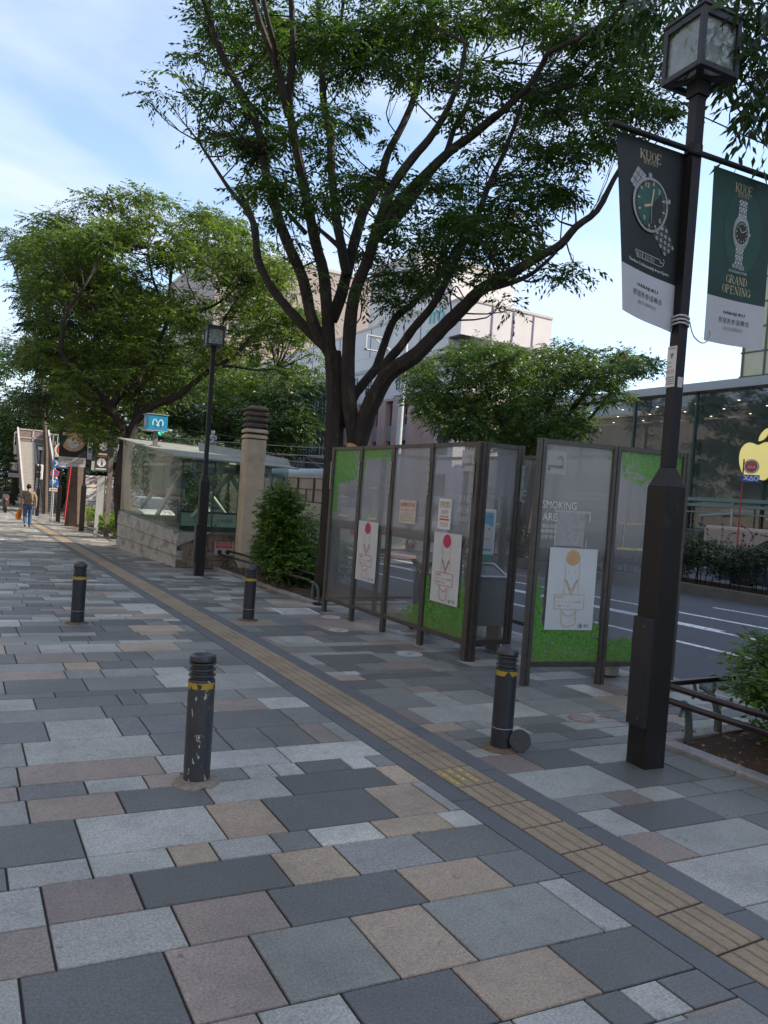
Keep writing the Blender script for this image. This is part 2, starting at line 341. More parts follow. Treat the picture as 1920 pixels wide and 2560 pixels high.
def tree(name,label,base,limbs,C,R,lm,bark,dens,L,seed,group=None,twig=.018,branch=True,cat='tree',nseg=8,**kw):
    """limbs: list of (points, r0, r1) in world metres"""
    t=empty(name,tuple(base),label,cat,group); off=-np.asarray(base,float); mb=MB(); S=[]
    for pts,r0,r1 in limbs:
        P=smooth_path(pts,3); n=len(P); rg=random.Random(seed+n)
        for i,p in enumerate(P): S.append(p)
        rad=[(r0+(r1-r0)*(i/(n-1)))*(1+.06*rg.uniform(-1,1)) for i in range(n)]
        mb.tube([p+off for p in P],rad,nseg,cap=True)
    if branch and len(S):
        S=np.array(S); rg=np.random.default_rng(seed)
        for c,r in zip(C,R):
            c=np.asarray(c,float); q=S+np.array([0,0,0.])
            d=np.linalg.norm((q-c)*np.array([1,1,.8]),axis=1)+np.where(q[:,2]>c[2]-.15,.6,0); i=int(np.argmin(d))
            if d[i]>4.2: continue
            a=S[i]; mid=(a+c)/2+np.array([rg.normal()*.12,rg.normal()*.12,-.06*d[i]]); 
            P=smooth_path([a,mid,c],3); mb.tube([p+off for p in P],list(np.linspace(twig,twig*.35,len(P))),4,cap=False)
            for _ in range(4):
                e=c+unit(rg.normal(size=3))*np.array([1,1,.7])*r*.9; b=P[int(rg.integers(2,len(P)))]
                mb.tube([b+off,(b+e)/2+off+rg.normal(size=3)*.03,e+off],[twig*.38,twig*.3,twig*.15],3,cap=False)
    mb.build('trunk',bark,t,smooth=True)
    if len(C): foliage('crown',np.asarray(C)+off,R,dens,L,lm,seed+1,t,**kw)
    return t
def in_poly(x,y,P):
    c=False; j=len(P)-1
    for i in range(len(P)):
        if (P[i][1]>y)!=(P[j][1]>y) and x<(P[j][0]-P[i][0])*(y-P[i][1])/(P[j][1]-P[i][1])+P[i][0]: c=not c
        j=i
    return c
def poly_clumps(P,n,d0,d1,r0,r1,seed):
    """crown volume: clump centres spread through an outline seen from the street, each at its own depth"""
    rg=random.Random(seed); xs=[p[0] for p in P]; ys=[p[1] for p in P]; C=[];R=[]; dm=(d0+d1)/2; tries=0
    while len(C)<n and tries<n*60:
        tries+=1; x=rg.uniform(min(xs),max(xs)); y=rg.uniform(min(ys),max(ys))
        if not in_poly(x,y,P): continue
        C.append(at(x,y,rg.uniform(d0,d1))); R.append(rg.uniform(r0,r1))
    return C,R
def skin(verts,edges,rad,sub=2):
    me=bpy.data.meshes.new('s'); me.from_pydata([tuple(v) for v in verts],edges,[]); ob=bpy.data.objects.new('s',me); COL.objects.link(ob)
    md=ob.modifiers.new('k','SKIN'); md.use_smooth_shade=True
    for i,r in enumerate(rad):
        r=r if hasattr(r,'__len__') else (r,r); me.skin_vertices[0].data[i].radius=r
    me.skin_vertices[0].data[0].use_root=True
    sb=ob.modifiers.new('b','SUBSURF'); sb.levels=sub; sb.render_levels=sub
    dg=bpy.context.evaluated_depsgraph_get(); dg.update(); m2=bpy.data.meshes.new_from_object(ob.evaluated_get(dg))
    bpy.data.objects.remove(ob); bpy.data.meshes.remove(me); return m2
def meshobj(name,me,matl,parent=None,loc=None):
    me.materials.clear(); me.materials.append(matl); o=bpy.data.objects.new(name,me); COL.objects.link(o); me.name=name
    if parent is not None: o.parent=parent
    if loc is not None: o.location=loc
    return o
# ------------------------------------------------------------------ the setting: ground, paving, road
def strip_sheet(name,xs,ys,zf,m,kind='structure',lift=0.):
    mb=MB(); nx,ny=len(xs),len(ys)
    vs=[(x,y,zf(y)+lift) for y in ys for x in xs]; fs=[(j*nx+i,j*nx+i+1,(j+1)*nx+i+1,(j+1)*nx+i) for j in range(ny-1) for i in range(nx-1)]
    mb.add(vs,fs); return mb.build(name,m,kind=kind)
YS=[-40,-10,-3,0,1,2,3,4,5,6,7,8,9,10,12,14,17,20,25,30,40,50,60,70,80,85,100,140,250,600,1500]
m_grout=mat('joint_mortar',(.032,.027,.026),.9,var=.2,vs=30)
m_asph=mat('asphalt',(.085,.088,.098),.8,spec=.35,var=.16,vs=300,bump=.5,bs=260,stain=[(.35,.5,.75,(.06,.06,.065),.6)])
m_paint=mat('road_paint',(.72,.73,.73),.6,var=.12,vs=25,stain=[(14,.5,.62,(.12,.12,.13),.7)])
m_orange=mat('orange_road_paint',(.62,.17,.06),.6,var=.12,vs=25)
m_kerb=mat('kerb_granite',(.27,.26,.245),.7,var=.18,vs=40,stain=[(3,.45,.7,(.09,.085,.075),.7)])
m_tile=mat('paving_granite',(1,1,1),.50,spec=.45,attr='Col',var=.36,vs=90,bump=.22,bs=150,
    stain=[(130,.57,.66,(.05,.05,.05),.5),(120,.64,.72,(.55,.55,.53),.4),(11,.5,.72,(.12,.115,.105),.28),(1.3,.46,.72,(.08,.075,.066),.45),(7,.655,.69,(.05,.05,.05),.6),(.45,.42,.75,(.10,.093,.083),.45)])
m_border=mat('border_stone',(.105,.110,.116),.6,var=.16,vs=60,bump=.15,bs=120,stain=[(1.2,.5,.8,(.06,.055,.05),.5)])
m_tact=mat('tactile_concrete',(.285,.222,.145),.72,var=.17,vs=40,bump=.3,bs=160,stain=[(2.2,.42,.75,(.15,.115,.085),.75)])
m_soil=mat('soil',(.045,.028,.018),.95,var=.4,vs=22,bump=1,bs=40)
strip_sheet('ground',[-60,-6,0,7,30,120,600],YS,gz,mat('far_ground',(.10,.10,.10),.9),lift=-.16)
strip_sheet('pavement',[-6,-2,0,2,4,6,6.72],YS[:26],gz,m_grout,lift=-.009)
strip_sheet('road',[6.87,10,14,16.06,25,26],YS[:26],gz,m_asph,lift=-.10)
mk=MB()
for (x0,y0,x1,y1,zo) in [(6.72,-10,6.87,90,0),(25.5,-10,25.7,90,.02)]:
    y=y0
    while y<y1:
        e=y+1.2-.008; mk.add([(x0,y,gz(y)-.15),(x1,y,gz(y)-.15),(x1,y,gz(y)+zo),(x0,y,gz(y)+zo),(x0,e,gz(e)-.15),(x1,e,gz(e)-.15),(x1,e,gz(e)+zo),(x0,e,gz(e)+zo)],[(0,1,2,3),(7,6,5,4),(0,4,5,1),(1,5,6,2),(2,6,7,3),(3,7,4,0)]); y+=1.2
mk.build('kerb',m_kerb,bevel=.012,kind='structure')
strip_sheet('far_pavement',[25.7,28,34,60],YS[:26],gz,mat('far_paving',(.22,.21,.2),.7,var=.15,vs=2),lift=.018)
# painted lines
ml=MB()
def rline(x,y0,y1,wd,mi=0,dx=0):
    y=y0
    while y<y1:
        e=min(y+1,y1); xa=x+dx*(y-y0); xb=x+dx*(e-y0)
        ml.add([(xa-wd/2,y,gz(y)-.096),(xa+wd/2,y,gz(y)-.096),(xb+wd/2,e,gz(e)-.096),(xb-wd/2,e,gz(e)-.096)],[(0,1,2,3)],mi); y=e
rline(9.42,-6,60,.13); rline(11.05,-6,8.0,.13); rline(11.13,8.0,60,.30)
rline(12.5,-6,60,.14); rline(14.18,-6,10.4,.11)
rline(14.0,15.5,60,.09,1); rline(14.22,15.5,60,.09,1); rline(19.5,-6,60,.12)
ml.build('road_markings',[m_paint,m_orange],kind='structure')
# --- paving slabs: rows run across the footway, slightly askew to the tactile line (as measured)
SK=-.085
PAL={'d':(.100,.105,.110),'k':(.13,.134,.138),'m':(.21,.216,.214),'l':(.315,.322,.315),'w':(.40,.405,.395),'p':(.262,.213,.193),'t':(.325,.262,.208),'g':(.165,.173,.168),'r':(.21,.172,.162)}
ROWS=[ # (far edge Y at x=2.58, joints, colours) read from the photograph, nearest first
 (1.66,[.6,1.3,1.75,2.3],'lwplp'),(1.84,[1.2,1.72,2.03,2.19,2.37],'dmlkwk'),(2.15,[.35,.95,1.25,1.69,2.13],'lpldtd'),
 (2.58,[.27,.75,1.07,1.49,1.82,2.43],'ldpmtml'),(2.88,[.39,.85,1.25,1.87,2.31],'rlpdtk'),(3.19,[.39,.75,1.38,1.70,2.14],'lrdtmk'),
 (3.39,[.27,.60,.95,1.15,1.45,1.65,2.0,2.4],'klltlkwtw'),(3.82,[.6,1.25,1.56,2.18,2.5],'dltdtl'),(4.12,[.4,.85,1.31,1.76,2.41],'mpdldt'),
 (4.32,[.37,.71,1.03,1.25,1.61,1.79,1.96,2.27,2.44],'pklpglldwm'),
]
rg=random.Random(11)
def rows_auto(y0,y1,x0,x1,seed,shade=1.0,big=1.0):
    r=random.Random(seed); out=[]; y=y0
    while y<y1:
        h=r.choice([.2,.2,.31,.31,.31,.43,.43,.15]); js=[]; x=x0-.2-r.random()*.6
        while x<x1:
            x+=r.choice([.18,.3,.3,.45,.45,.6,.6,.78])*big
            if x0+.06<x<x1-.06: js.append(x)
        cs=''.join(r.choice('dddkkkggmmmmlllwprt') for _ in range(len(js)+1)); out.append((y+h,js,cs)); y+=h
    return out
mt=MB(); cols=[]
def lay(rows,ystart,x0,x1,skip=None,tone=1.0,clip=None,gap=.0042):
    yp=ystart
    for Y1,js,cs in rows:
        X=[x0]+[j for j in js if x0<j<x1]+[x1]
        for i in range(len(X)-1):
            a,b=X[i]+gap*(i>0),X[i+1]-gap*(i<len(X)-2); c=cs[i%len(cs)]
            yf=lambda Y,x:Y+SK*(x-2.58)
            q=[(a,yf(yp,a)+gap),(b,yf(yp,b)+gap),(b,yf(Y1,b)-gap),(a,yf(Y1,a)-gap)]
            mxx,my=(a+b)/2,(q[0][1]+q[2][1])/2
            if skip and skip(mxx,my): continue
            if clip:
                lm=clip(q[1][1]*.5+q[2][1]*.5)
                if a>=lm-.02: continue
                if b>lm: b=lm; q=[(a,yf(yp,a)+gap),(b,yf(yp,b)+gap),(b,yf(Y1,b)-gap),(a,yf(Y1,a)-gap)]
            hz=rg.uniform(-.0015,.0015); bb=.0025
            vs=[(px,py,gz(py)+hz) for px,py in [(q[0][0]+bb,q[0][1]+bb),(q[1][0]-bb,q[1][1]+bb),(q[2][0]-bb,q[2][1]-bb),(q[3][0]+bb,q[3][1]-bb)]]+[(px,py,gz(py)-.006) for px,py in q]
            mt.add(vs,[(0,1,2,3),(4,5,1,0),(5,6,2,1),(6,7,3,2),(7,4,0,3)])
            base=PAL[c]; base=(base[0]*1.02,base[1]*1.0,base[2]*.93); v=rg.uniform(.88,1.12)*tone*1.22; cols.extend([(base[0]*v,base[1]*v*rg.uniform(.985,1.015),base[2]*v*rg.uniform(.97,1.03))]*5)
        yp=Y1
def clipR(y): return 4.715 if y<3.9 else (4.995 if 10.76<y<16.2 else 6.72)
def skipR(x,y): return (4.3<x and 16.2<y<23) or (x>4.6 and 24<y<60) or (4.13<x<4.65 and 9.93<y<10.5)
lay(rows_auto(.2,1.4,-3,2.578,3),.2,-3,2.578)
lay(ROWS,1.4,0,2.578); lay(rows_auto(1.4,4.3,-3,0,5),1.4,-3,-.005)
lay(rows_auto(4.32,84,-3,2.578,8),4.32,-3,2.578,tone=1.05)
RR=[(1.3,[3.9,4.5],'lml'),(1.72,[3.7,4.3],'mlk'),(2.11,[3.45,4.1,4.6],'lmrm'),(2.54,[4.02,4.5],'lrmk'),(2.85,[3.43,4.1,4.55],'plkg'),(3.17,[3.42,4.0,4.5],'ldgg'),(3.37,[3.55,3.78,4.05,4.3],'mrlgg'),(3.80,[3.85,4.42],'ldgm'),(4.12,[3.5,3.95,4.5,5.2],'rdlkg')]
lay(rows_auto(.2,1.0,3.182,6.72,4),.2,3.182,6.72,skipR,.85,clipR)
lay(RR,1.0,3.182,6.72,skipR,.85,clipR)
lay(rows_auto(4.12,84,3.182,6.72,9,big=.9),4.12,3.182,6.72,skipR,.85,clipR)
me_t=mt.build('paving_slabs',m_tile,kind='structure')
ca=me_t.data.color_attributes.new('Col','FLOAT_COLOR','CORNER'); arr=np.ones((len(me_t.data.loops),4),np.float32)
lc=np.repeat(np.array(cols,np.float32),[len(p.vertices) for p in me_t.data.polygons],axis=0); arr[:,:3]=lc; ca.data.foreach_set('color',arr.ravel())
# cracked slab joint
ck=MB(); pts=[(1.02,.99),(1.0,.7),(.96,.35),(.93,0)]
p0,p1=V(3.93,2.50,0),V(3.58,2.10,0)
# --- dark border stones and the tactile line
mbn=MB()
for x0,x1,ph in ((2.584,2.726,.2),(3.034,3.176,.55)):
    y=-.3+ph
    while y<84:
        e=y+.9; a,b=y+.003,e-.003
        mbn.add([(x0,a+SK*0,gz(a)),(x1,a-.012,gz(a)),(x1,b-.012,gz(b)),(x0,b,gz(b)),(x0,a,gz(a)-.008),(x1,a-.012,gz(a)-.008),(x1,b-.012,gz(b)-.008),(x0,b,gz(b)-.008)],[(0,1,2,3),(4,5,1,0),(5,6,2,1),(6,7,3,2),(7,4,0,3)]); y=e
mbn.build('border_stones',m_border,kind='structure')
m_yel=mat('yellow_paint',(.60,.42,.07),.6,var=.1,vs=60,stain=[(60,.5,.56,(.12,.09,.06),.8)])
m_groove=mat('groove_shade',(.10,.078,.058),.9,var=.25,vs=30)  # darker base colour paints in the shade between the raised bars
mtc=MB(); y=4.859-.3*16
while y<84:
    zz0=gz(y+.15); e=y+.3; x0=2.731; g=.003
    s=SK*.0
    mtc.box(x0+g,y+g,zz0-.01,x0+.3-g,e-g,zz0-.001,2 if y<30 else 0)
    if y<30:
        for k in range(4):
            cx=x0+.0375+.075*k; w0,w1=.033,.029; a,b=y+.007,e-.007
            r0=[(cx-w0,a,zz0-.001),(cx+w0,a,zz0-.001),(cx+w0,b,zz0-.001),(cx-w0,b,zz0-.001)]; r1=[(cx-w1,a+.006,zz0+.0045),(cx+w1,a+.006,zz0+.0045),(cx+w1,b-.006,zz0+.0045),(cx-w1,b-.006,zz0+.0045)]
            ypaint=3.66<y+.15<3.96 and k in (0,1,2)
            mtc.add(r0+r1,[(4,5,6,7),(0,1,5,4),(1,2,6,5),(2,3,7,6),(3,0,4,7)],0)
            if ypaint:
                for q in range(5):
                    if rg.random()<.8: mtc.box(cx-.013+rg.uniform(-.004,.004),a+.03+.045*q,zz0+.004,cx+.013,a+.03+.045*q+.036,zz0+.0056,1)
    y=e
mtc.build('tactile_strip',[m_tact,m_yel,m_groove],kind='structure')
# raised kerb edging of the planting beds, and soil
def bed(name,x0,y0,x1,y1,lbl):
    n=14; b=MB(); r=random.Random(len(name)+int(y0*3)); xs=[x0+(x1-x0)*i/n for i in range(n+1)]; ys=[y0+(y1-y0)*i/n for i in range(n+1)]
    vs=[(x,y,gz(y)+.02+.05*r.random()+(.05 if 0<i<n and 0<j<n else -.03)) for j,y in enumerate(ys) for i,x in enumerate(xs)]
    b.add(vs,[(j*(n+1)+i,j*(n+1)+i+1,(j+1)*(n+1)+i+1,(j+1)*(n+1)+i) for j in range(n) for i in range(n)]); return b.build(name,m_soil,smooth=True,kind='structure')
bed('soil',4.86,-3,6.70,3.82,'') ; bed('soil',5.12,10.86,6.70,16.3,''); bed('soil',4.75,23.6,6.70,60,'')
ke=MB()
for (x0,y0,x1,y1) in [(4.72,-3,4.86,3.82),(4.72,3.82,6.72,3.96),(5.0,10.72,5.12,16.2),(5.0,10.72,6.72,10.85),(4.62,23.5,4.75,60)]:
    L=max(x1-x0,y1-y0); n=max(1,int(L/.6))
    for i in range(n):
        if x1-x0>y1-y0: a=x0+(x1-x0)*i/n; ke.box(a,y0,gz(y0)-.05,a+(x1-x0)/n-.006,y1,gz(y0)+.035)
        else: a=y0+(y1-y0)*i/n; ke.box(x0,a,gz(a)-.05,x1,a+(y1-y0)/n-.006,gz(a)+.035)
ke.build('bed_edging',m_kerb,bevel=.008,kind='structure')
# fallen leaves and litter on the soil
rngl=np.random.default_rng(5); n=700
P=np.stack([rngl.uniform(4.75,6.0,n),rngl.uniform(.5,3.9,n),rngl.uniform(.06,.1,n)],1); P2=np.stack([rngl.uniform(5.0,6.6,n),rngl.uniform(10.8,16,n),rngl.uniform(-.02,.02,n)],1)
P=np.concatenate([P,P2]); d=unit(rngl.normal(size=P.shape)*np.array([1,1,.3])); u=unit(np.cross(d,rngl.normal(size=P.shape)*.3+np.array([0,0,1.]))); s=rngl.uniform(.02,.05,(len(P),1))
co=np.stack([P,P+d*s*.5+u*s*.3,P+d*s,P+d*s*.5-u*s*.3],1).reshape(-1,3)
lit=leafmat('dry_leaf',(.10,.05,.02),(.30,.19,.07),.1)
me=raw_mesh('leaf_litter',co,np.arange(len(co)).reshape(-1,4),lit,rngl.random(len(P))); o=bpy.data.objects.new('leaf_litter',me); COL.objects.link(o); o['kind']='stuff'
# small things set in the paving
m_cover=mat('steel_cover',(.40,.40,.39),.6,metal=0,var=.25,vs=30); m_dark=mat('dark_steel',(.05,.05,.05),.5,var=.2)
def cover(x,y,r,lbl,grp=None,m=None):
    b=MB(); b.lathe([(r,-.008),(r,.003),(r*.9,.003),(r*.88,.0015),(r*.2,.0015),(.001,.0015)],30)
    for i in range(10): a=i*math.pi/10; b.beam((-r*.8*math.cos(a),-r*.8*math.sin(a),.0025),(r*.8*math.cos(a),r*.8*math.sin(a),.0025),.008,.002)
    o=b.build('manhole_cover',m or m_cover,smooth=False,label=lbl,cat='manhole cover',group=grp); o.location=(x,y,gz(y)); return o
cover(4.5,7.1,.15,'round pale steel cover in the paving in front of the booth, near its corner post','round covers let into the paving')
cover(4.72,9.6,.14,'round pale cover in the paving, farthest one in front of the booth panels','round covers let into the paving')
cover(4.35,8.6,.13,'round grey cover in the paving in front of the booth, second from far end','round covers let into the paving')
m_ppl=mat('faded_pink_cover',(.34,.22,.21),.7,var=.15,vs=30)
cover(5.3,8.35,.15,'round pinkish cover seen beneath the glass panels inside the booth','round covers let into the paving',m_ppl)
cover(5.42,7.3,.14,'round grey cover inside the booth behind its corner post','round covers let into the paving')
g=MB(); 
for i in range(13): x=-.24+.04*i; g.box(x,-.26,-.02,x+.016,.26,.004)
g.box(-.29,-.3,-.02,-.25,.3,.003); g.box(.26,-.3,-.02,.3,.3,.003); g.box(-.25,-.3,-.02,.26,-.265,.003); g.box(-.25,.265,-.02,.26,.3,.003)
o=g.build('drain_grate',mat('galvanised',(.52,.52,.51),.6,metal=0,var=.1),label='pale slotted drain grate in the paving left of the booth',cat='drain grate'); o.location=(4.42,10.2,gz(10.2)); o.rotation_euler=(-.017,0,-.085)
b=MB(); b.box(-.2,-.42,-.01,.2,.42,.003); o=b.build('inspection_plate',mat('pale_plate',(.33,.34,.33),.6,var=.1,vs=10),label='plain pale rectangular plate in the paving by the dark lamp post near the subway entrance',cat='cover plate'); o.location=(4.75,14.3,gz(14.3)); o.rotation_euler=(-.017,0,0)
d=Dec(); d.arc(0,0,.10,0,360,.016,0); d.line(-.07,.07,.07,-.07,.016,0); d.text('禁煙',.25,0,.07,0); d.line(-.02,-.13,.38,-.13,.01,0)
d.build('painted_mark',planeF((4.62,4.55,gz(4.5)+.003),(.996,-.085,0),(.085,.996,0),(0,0,1)),[mat('worn_red_paint',(.33,.16,.14),.7,var=.2,vs=50)],label='worn red no smoking symbol painted on the paving beside the lamp post',cat='ground marking')
# ------------------------------------------------------------------ smoking booth of frosted panels
m_brz=mat('bronze_profile',(.078,.072,.067),.42,metal=.35,spec=.5,var=.18,vs=14,stain=[(5,.55,.75,(.13,.11,.09),.35)])
m_plate=mat('hinge_steel',(.30,.31,.28),.45,metal=.6,var=.1); m_bolt=mat('bolt_steel',(.12,.12,.12),.4,metal=.7,var=0)
def panelmat():
    m=bpy.data.materials.new('printed_acrylic'); m.use_nodes=True; t=m.node_tree; t.nodes.clear(); L=t.links
    o=nn(t,'ShaderNodeOutputMaterial'); a=nn(t,'ShaderNodeAttribute',attribute_name='pr'); sp=nn(t,'ShaderNodeSeparateColor'); L.new(a.outputs['Color'],sp.inputs[0])
    tcn=nn(t,'ShaderNodeTexCoord'); co=tcn.outputs['Object']
    def mr(src,a0,a1,b0,b1):
        n=nn(t,'ShaderNodeMapRange'); L.new(src,n.inputs[0])
        for i,v in enumerate((a0,a1,b0,b1)): n.inputs[1+i].default_value=v
        return n.outputs[0]
    def ma(op,x,y):
        n=nn(t,'ShaderNodeMath',operation=op)
        for i,v in enumerate((x,y)):
            if isinstance(v,(int,float)): n.inputs[i].default_value=v
            else: L.new(v,n.inputs[i])
        return n.outputs[0]
    na=nn(t,'ShaderNodeTexNoise',Scale=13,Detail=9,Roughness=.72,Distortion=1.2); L.new(co,na.inputs['Vector'])
    nb=nn(t,'ShaderNodeTexNoise',Scale=2.3,Detail=6,Roughness=.6); mpn=nn(t,'ShaderNodeMapping'); mpn.inputs['Scale'].default_value=(1,1,.35); L.new(co,mpn.inputs[0]); L.new(mpn.outputs[0],nb.inputs['Vector'])
    ncl=nn(t,'ShaderNodeTexNoise',Scale=30,Detail=4); L.new(co,ncl.inputs['Vector'])
    green=mr(ma('ADD',na.outputs[0],ma('SUBTRACT',sp.outputs[0],.5)),.50,.54,0,1)
    green=ma('MULTIPLY',green,mr(sp.outputs[0],.02,.12,0,1))
    haze=ma('ADD',mr(nb.outputs[0],.35,.65,-.05,.07),sp.outputs[1])
    tr=nn(t,'ShaderNodeBsdfTransparent'); tr.inputs[0].default_value=(.86,.88,.9,1)
    def body(col):
        d=nn(t,'ShaderNodeBsdfDiffuse'); tl=nn(t,'ShaderNodeBsdfTranslucent'); mx=nn(t,'ShaderNodeMixShader',Fac=.4)
        for n in (d,tl):
            if isinstance(col,tuple): n.inputs[0].default_value=(*col,1)
            else: L.new(col,n.inputs[0])
        L.new(d.outputs[0],mx.inputs[1]); L.new(tl.outputs[0],mx.inputs[2]); return mx.outputs[0]
    def mix(f,x,y):
        n=nn(t,'ShaderNodeMixShader'); L.new(f,n.inputs[0]); L.new(x,n.inputs[1]); L.new(y,n.inputs[2]); return n.outputs[0]
    s=mix(haze,tr.outputs[0],body((.44,.45,.47)))
    gc=nn(t,'ShaderNodeMix',data_type='RGBA'); L.new(mr(ncl.outputs[0],.4,.62,0,1),gc.inputs[0]); gc.inputs[6].default_value=(.085,.27,.035,1); gc.inputs[7].default_value=(.15,.36,.08,1)
    s=mix(ma('MULTIPLY',green,mr(ncl.outputs[0],.34,.44,.45,.97)),s,body(gc.outputs[2]))
    s=mix(ma('MULTIPLY',sp.outputs[2],mr(na.outputs[0],.3,.7,.35,1.0)),s,body((.20,.145,.085)))
    gl=nn(t,'ShaderNodeBsdfGlossy',Roughness=.12); lw=nn(t,'ShaderNodeLayerWeight',Blend=.4); f=mr(ma('POWER',lw.outputs['Facing'],4.0),0,1,.03,.4)
    s=mix(f,s,gl.outputs[0]); L.new(s,o.inputs[0]); return m
m_panel=panelmat()
BA,BB,BC,BD,BE,BF=(4.85,10.12),(4.87,9.27),(4.89,8.42),(4.91,7.54),(4.93,6.66),(5.46,6.60)
BG,BH,BI=(4.89,5.60),(5.72,5.43),(6.54,5.26)
booth=empty('smoking_booth',(0,0,0),'bronze framed smoking booth of frosted acrylic panels printed with green leaves','smoking booth')
def post(p,ang=0,h=2.4):
    x,y=p; b=MB(); z0=gz(y); b.M=Matrix.Translation((x,y,0))@Matrix.Rotation(ang,4,'Z')
    b.box(-.028,-.041,z0-.02,.028,-.003,h); b.box(-.024,.003,z0-.02,.028,.041,h-.004); b.box(-.018,-.005,z0,.018,.005,h-.02)
    b.build('post',m_brz,booth,bevel=.003)
def hinge(p,u,n,side,z=1.98,hh=.40):
    """plate with four bolts on the outside of a post; u along the wall, n outwards"""
    b=MB(); P=V(p[0],p[1],0)+V(*u,0)*side*.052+V(*n,0)*.032; U=V(*u,0); Nn=V(*n,0)
    def bx(cu,cz,w_,h_,t,mi):
        c=P+U*cu; vs=[]
        for tt in (0,t):
            for (a,bb) in ((-w_,-h_),(w_,-h_),(w_,h_),(-w_,h_)): q=c+U*a+Nn*tt; vs.append((q[0],q[1],cz+bb))
        b.add(vs,[(0,3,2,1),(4,5,6,7),(0,1,5,4),(1,2,6,5),(2,3,7,6),(3,0,4,7)],mi)
    bx(0,z,.019,hh/2,.005,0)
    for k in (-.40,-.17,.17,.40): bx(0,z+k*hh,.006,.006,.012,1)
    b.build('hinge_plate',[m_plate,m_bolt],booth)
def wall(p,q,pr,front=-1,mid=True,glass=True,seed=0):
    P,Q=V(p[0],p[1],0),V(q[0],q[1],0); d=Q-P; L=np.linalg.norm(d); u=d/L; n=V(-u[1],u[0],0)*front; zb=.5*(gz(p[1])+gz(q[1]))
    a,b_=P+u*.044,Q-u*.044
    b=MB(); b.beam((*a[:2],2.375),(*b_[:2],2.375),.04,.045); b.build('top_rail',m_brz,booth)
    b=MB(); b.beam((*a[:2],zb+.205),(*b_[:2],zb+.205),.045,.05); b.build('bottom_rail',m_brz,booth)
    if mid:
        b=MB(); o=-n*.018; b.beam((a[0]+o[0],a[1]+o[1],1.285),(b_[0]+o[0],b_[1]+o[1],1.285),.012,.13); b.build('mid_rail',m_brz,booth)
    if glass:
        nx,nz=14,26; mb=MB(); z0,z1=zb+.225,2.357; vs=[];A=[]
        for j in range(nz+1):
            for i in range(nx+1):
                s,t=i/nx,j/nz; c=a+(b_-a)*s; z=z0+(z1-z0)*t; vs.append((c[0],c[1],z)); A.append(pr(s,z))
        mb.add(vs,[(j*(nx+1)+i,j*(nx+1)+i+1,(j+1)*(nx+1)+i+1,(j+1)*(nx+1)+i) for j in range(nz) for i in range(nx)])
        o=mb.build('glazing',m_panel,booth); ca=o.data.color_attributes.new('pr','FLOAT_COLOR','POINT')
        ca.data.foreach_set('color',np.array([(*x,1) for x in A],np.float32).ravel())
    return u,n
ss=lambda x,a,b: max(0,min(1,(x-a)/(b-a)))
def haz(z): return .19+.30*ss(z,1.22,1.32)
def dirt(z,k=.8): return k*(1-ss(z,.2,.5))**1.6
wall(BA,BB,lambda s,z:(max(ss(z,1.72,1.95)*(.85-.35*s),ss(z,1.2,1.5)*(1-ss(s,.15,.5))*.62, .5*(1-ss(s,.1,.25))*ss(z,1.05,1.15)),haz(z)+.12*ss(z,1.7,1.9),dirt(z)))
wall(BB,BC,lambda s,z:(max(ss(z,2.02,2.25)*.62,ss(z,1.6,1.9)*(1-ss(s,.05,.3))*.55),haz(z)-.05,dirt(z)))
wall(BC,BD,lambda s,z:((1-ss(z,.33,.72+.12*s))*(.35+.35*s)*ss(s,.02,.2),haz(z),dirt(z,.7)))
wall(BD,BE,lambda s,z:(max((1-ss(z,.45,.85))*.72,(1-ss(z,.7,1.35))*(.66 if s<.14 else (.62 if s>.82 else 0))),haz(z)-.04,dirt(z,.55)))
u1,n1_=wall(BE,BF,lambda s,z:(0,.20+.22*ss(z,1.6,1.9),dirt(z,.6)),mid=False)
wall(BG,BH,lambda s,z:(max((1-ss(z,.5,.78))*.80,(1-ss(z,.9,1.35))*(1-ss(s,.08,.28))*.66,ss(z,1.9,2.3)*ss(s,.45,1)*.58),haz(z),dirt(z,.45)))
wall(BH,BI,lambda s,z:(max((1-ss(z,.38,.62))*.72,ss(z,1.65,2.15)*(.55+.25*s)),haz(z),dirt(z,.5)))
BKS=[(6.56,y) for y in (6.23,7.2,8.17,9.14,10.1)]
clr=lambda s,z:(0,.10+.08*ss(z,1.5,1.7),dirt(z,.4))
prev=BI
for q in BKS: wall(prev,q,clr,mid=False); prev=q
wall(BKS[-1],(5.7,10.12),clr,mid=False); wall((5.7,10.12),BA,clr,mid=False)
for p in (BA,BB,BC,BD): post(p,.02)
post(BE,.02); post((BE[0]+.055,BE[1]-.045),math.pi/2); post(BF,math.pi/2-.1); post(BG,math.pi/2-.2); post(BH,math.pi/2-.2); post(BI,math.pi/2-.2)
for q in BKS+[(5.7,10.12)]: post(q,0)
for p in (BA,BB,BC,BD): hinge(p,(0,1),(-1,0),.3)
hinge(BE,(0,1),(-1,0),.6); hinge(BE,(.995,-.1),(-.1,-.995),1.15,1.98); hinge(BF,(.995,-.1),(-.1,-.995),.55,1.98)
